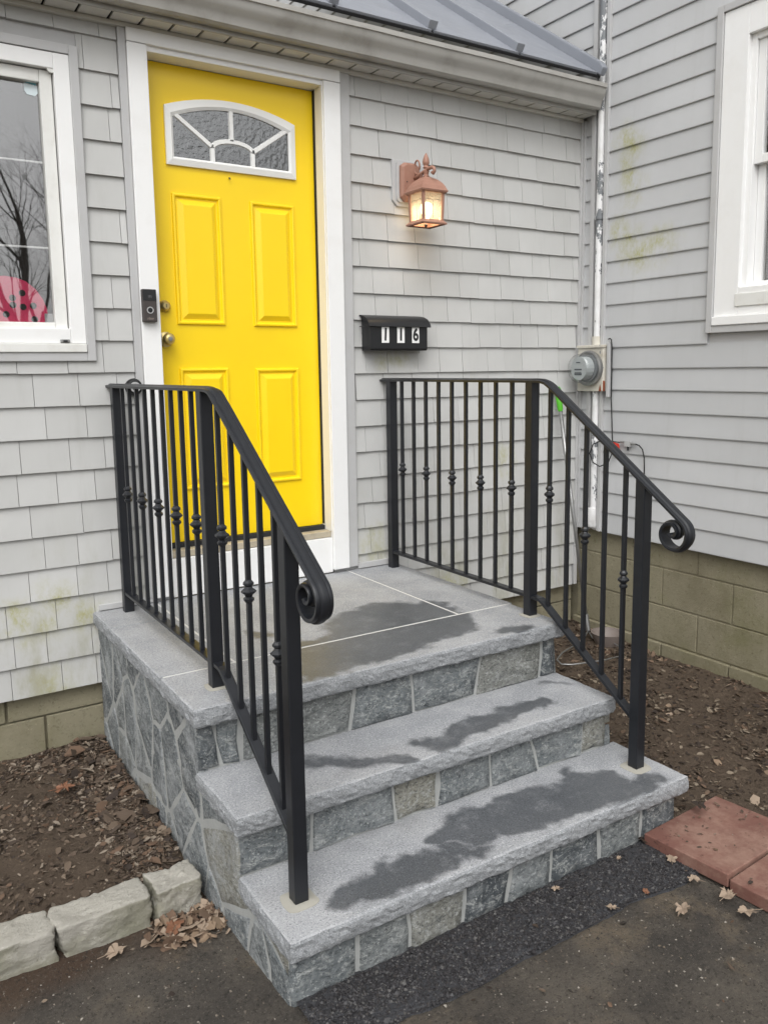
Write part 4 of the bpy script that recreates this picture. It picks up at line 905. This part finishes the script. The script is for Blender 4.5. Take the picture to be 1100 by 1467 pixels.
# drift of leaves where the curb meets the stoop
leaf_bits('leaf_drift', 210, ((-.62,-.335),(-1.50,-1.25)), dz, M['leaf'], (.017,.35), 'drift of dry leaves between the short curb block and the stoop', lambda x, y: (x < -.352 or y < -1.3) and x < -.35+.045*max(0,-y-1.1), .018, .6, lambda x, y: max(0, 1-math.hypot((x+.42)/.17, (y+1.31)/.11)))
leaf_bits('leaf_scraps', 60, ((-1.0,1.1),(-2.4,-1.28)), lambda x, y: .036, M['litter'], (.006,.5), 'small leaf scraps scattered on the driveway', lambda x, y: (y < -1.80 or x < -.36), .002, .25, lambda x, y: .3)
leaf_bits('paver_debris', 90, ((1.0,1.40),(-2.36,-1.78)), lambda x, y: .0735, M['litter'], (.0048,.5), 'small dark leaf crumbs lying on the red pavers', lambda x, y: abs(y+2.075) > .02, .002, .15)
def stones(name, n, area, zf, m, size, label, cat, ok, sink=.3, flat=.7):
    rr = random.Random(n); b = MB(); c = 0
    F = [(0,2,4),(2,1,4),(1,3,4),(3,0,4),(2,0,5),(1,2,5),(3,1,5),(0,3,5)]
    while c < n:
        x, y = rr.uniform(*area[0]), rr.uniform(*area[1])
        if not ok(x, y): continue
        s = size[0]*math.exp(rr.gauss(0, size[1])); a = Matrix.Rotation(rr.uniform(0,6.28),3,'Z') @ Matrix.Rotation(rr.uniform(-.6,.6),3,'X')
        V = [a @ Vector((k*rr.uniform(.7,1.3)*s for k in v)) for v in ((1,0,0),(-1,0,0),(0,1,0),(0,-1,0),(0,0,flat),(0,0,-flat))]
        b.add([v + Vector((x, y, zf(x, y)+s*sink)) for v in V], F); c += 1
    return tag(b.build(name, m, fix=False), label, cat, kind='stuff')
stones('asphalt_aggregate', 24000, ((-.32,1.0),(-2.0,-1.765)), lambda x, y: .035, M['gravel'], (.0030,.35), 'coarse black stone aggregate of the new asphalt strip', 'gravel', lambda x, y: y > strip_edge(x)-.004+.01*random.random())
stones('driveway_grit', 14000, ((-1.5,2.2),(-3.0,-1.25)), dz, M['pebble'], (.0017,.5), 'fine pale grit lying on the old driveway', 'grit', lambda x, y: y < strip_edge(x)-.005 if x > -.33 else True, .1, .5)
stones('driveway_grit', 90, ((-1.5,2.2),(-2.8,-1.25)), dz, M['pebble'], (.0052,.35), 'loose pale pebbles lying on the old driveway', 'pebbles', lambda x, y: y < strip_edge(x)-.005 if x > -.33 else y < -1.27, .3, .6)

def big_leaf(x, y, z, s, a, m, label, curl=.35):
    rr = random.Random(int(x*1000+y*100)); out = []
    N = 26
    for i in range(N):
        th = 2*math.pi*i/N; r = s*(.66 + .3*abs(math.cos(2.5*th+rr.uniform(-.2,.2))))*(1 + rr.uniform(-.22,.22))
        if i % 2: r *= rr.uniform(.75,1.0)
        out.append((r*math.cos(th)*1.15, r*math.sin(th)*.85, curl*s*(math.sin(th)**2)*rr.uniform(.6,1.2)*(1 if rr.random() < .75 else -.3)))
    b = MB(); P = [(0,0,0)] + out; Mx = Matrix.Rotation(a,3,'Z') @ Matrix.Rotation(rr.uniform(-.15,.15),3,'X')
    b.add([Mx @ Vector(p) + Vector((x,y,z)) for p in P], [(0,i+1,(i+1)%N+1) for i in range(N)])
    st = Mx @ Vector((-s*1.7,0,.2*s)); b.tube([Vector((x,y,z+.001)), Vector((x,y,z+.001))+st*.5, Vector((x,y,z))+st], s*.035, 4)
    return tag(b.build('fallen_leaf', m, smooth=False), label, 'leaf', 'loose leaves lying on the ground')
def UPZ(u, v, z):
    d = r2*((u-559.79)/1179.05) - u2*((v-694.70)/1179.05) + fw; C = Vector((-1.123,-3.496,1.629)); k = (z-C.z)/d.z; return C + d*k
for u, v, s, a, mt, lab in ((978,1304,.030,.4,'leaf','tan leaf with ragged lobes at the edge of the asphalt strip'), (924,1279,.014,1.1,'orange_leaf','small orange leaf alone on the black asphalt'), (875,1302,.015,2.2,'leaf','pale curled scrap of leaf in the middle of the asphalt strip'),
        (994,1262,.020,2.0,'leaf','pale leaf leaning at the paver corner'), (1042,1284,.032,.2,'leaf','curled tan leaf under the joint of the two pavers'), (1070,1308,.028,2.6,'leaf','ragged leaf nearest the right photo edge on the driveway'),
        (920,1205,.022,1.4,'litter','brown leaf wedged between bottom step and paver'), (962,1232,.024,.7,'leaf','dull leaf lying along the paver edge'), (887,1231,.011,.3,'leaf','tiny cream leaf at the foot of the bottom step'), (796,1275,.013,2.4,'leaf','small brown leaf by the middle of the bottom step'),
        (165,1366,.030,.2,'leaf','flat brown leaf in front of the long curb block'), (250,1330,.034,1.0,'orange_leaf','orange brown leaf on top of the leaf drift'), (92,1130,.034,.15,'orange_leaf','large reddish leaf lying on the left planting bed'), (1000,1155,.030,1.2,'litter','brown leaf behind the red paver beside the step')):
    z = .042 if v > 1200 and u > 500 else .035 if v > 1250 else .095
    p = UPZ(u, v, z); big_leaf(p.x, p.y, p.z + .004, s, a, M[mt], lab)

# ================================================================ BARE TREES behind the camera (seen in the glass)
def tree(x, y, h, seed, label):
    rr = random.Random(seed); root = thing('bare_tree', (x, y, 0), label, 'tree', 'bare trees across the driveway')
    tk, cr_ = MB(), MB()
    def grow(p, d, L, r, lv, dst):
        path = [p]; rs = [r]; q = p.copy(); dd = d.copy()
        for i in range(4):
            dd = (dd + Vector((rr.gauss(0,.10), rr.gauss(0,.10), rr.gauss(.02,.05)))).normalized(); q = q + dd*L/4; path.append(q.copy()); rs.append(r*(1-.45*(i+1)/4))
        dst.tube(path, rs, 7 if lv < 2 else 4, False)
        if lv >= 6: return
        nb = rr.randint(3,4) if lv < 4 else 3
        for i in range(nb):
            f = rr.uniform(.45,1.0) if i else 1.0; k = min(4, int(f*4)); az = rr.uniform(0,6.283); sp = rr.uniform(.35,.85) if i else rr.uniform(.1,.35)
            pr_ = dd.orthogonal().normalized(); pr_ = Matrix.Rotation(az, 3, dd) @ pr_
            grow(path[k].copy(), (dd*math.cos(sp) + pr_*math.sin(sp)).normalized(), L*rr.uniform(.58,.8), rs[k]*rr.uniform(.5,.72), lv+1, cr_)
    grow(Vector((x,y,-.1)), Vector((0,0,1)), h*.27, h*.021, 0, tk)
    tk.build('trunk', M['bark'], root, fix=False, smooth=True); cr_.build('crown', M['bark'], root, fix=False, smooth=True)
tree(1.5,-13,10,1,'tall bare tree reflected in the left window')
tree(3.4,-20,13,2,'bare tree farther off, reflected at the window edge')
tree(7.0,-16,12,4,'bare tree reflected in the arched door light')
tree(9.5,-20,13,6,'bare tree behind, reflected in the right panes of the door light')
tree(-13,-7,11,5,'bare tree to the left, reflected in the right window')
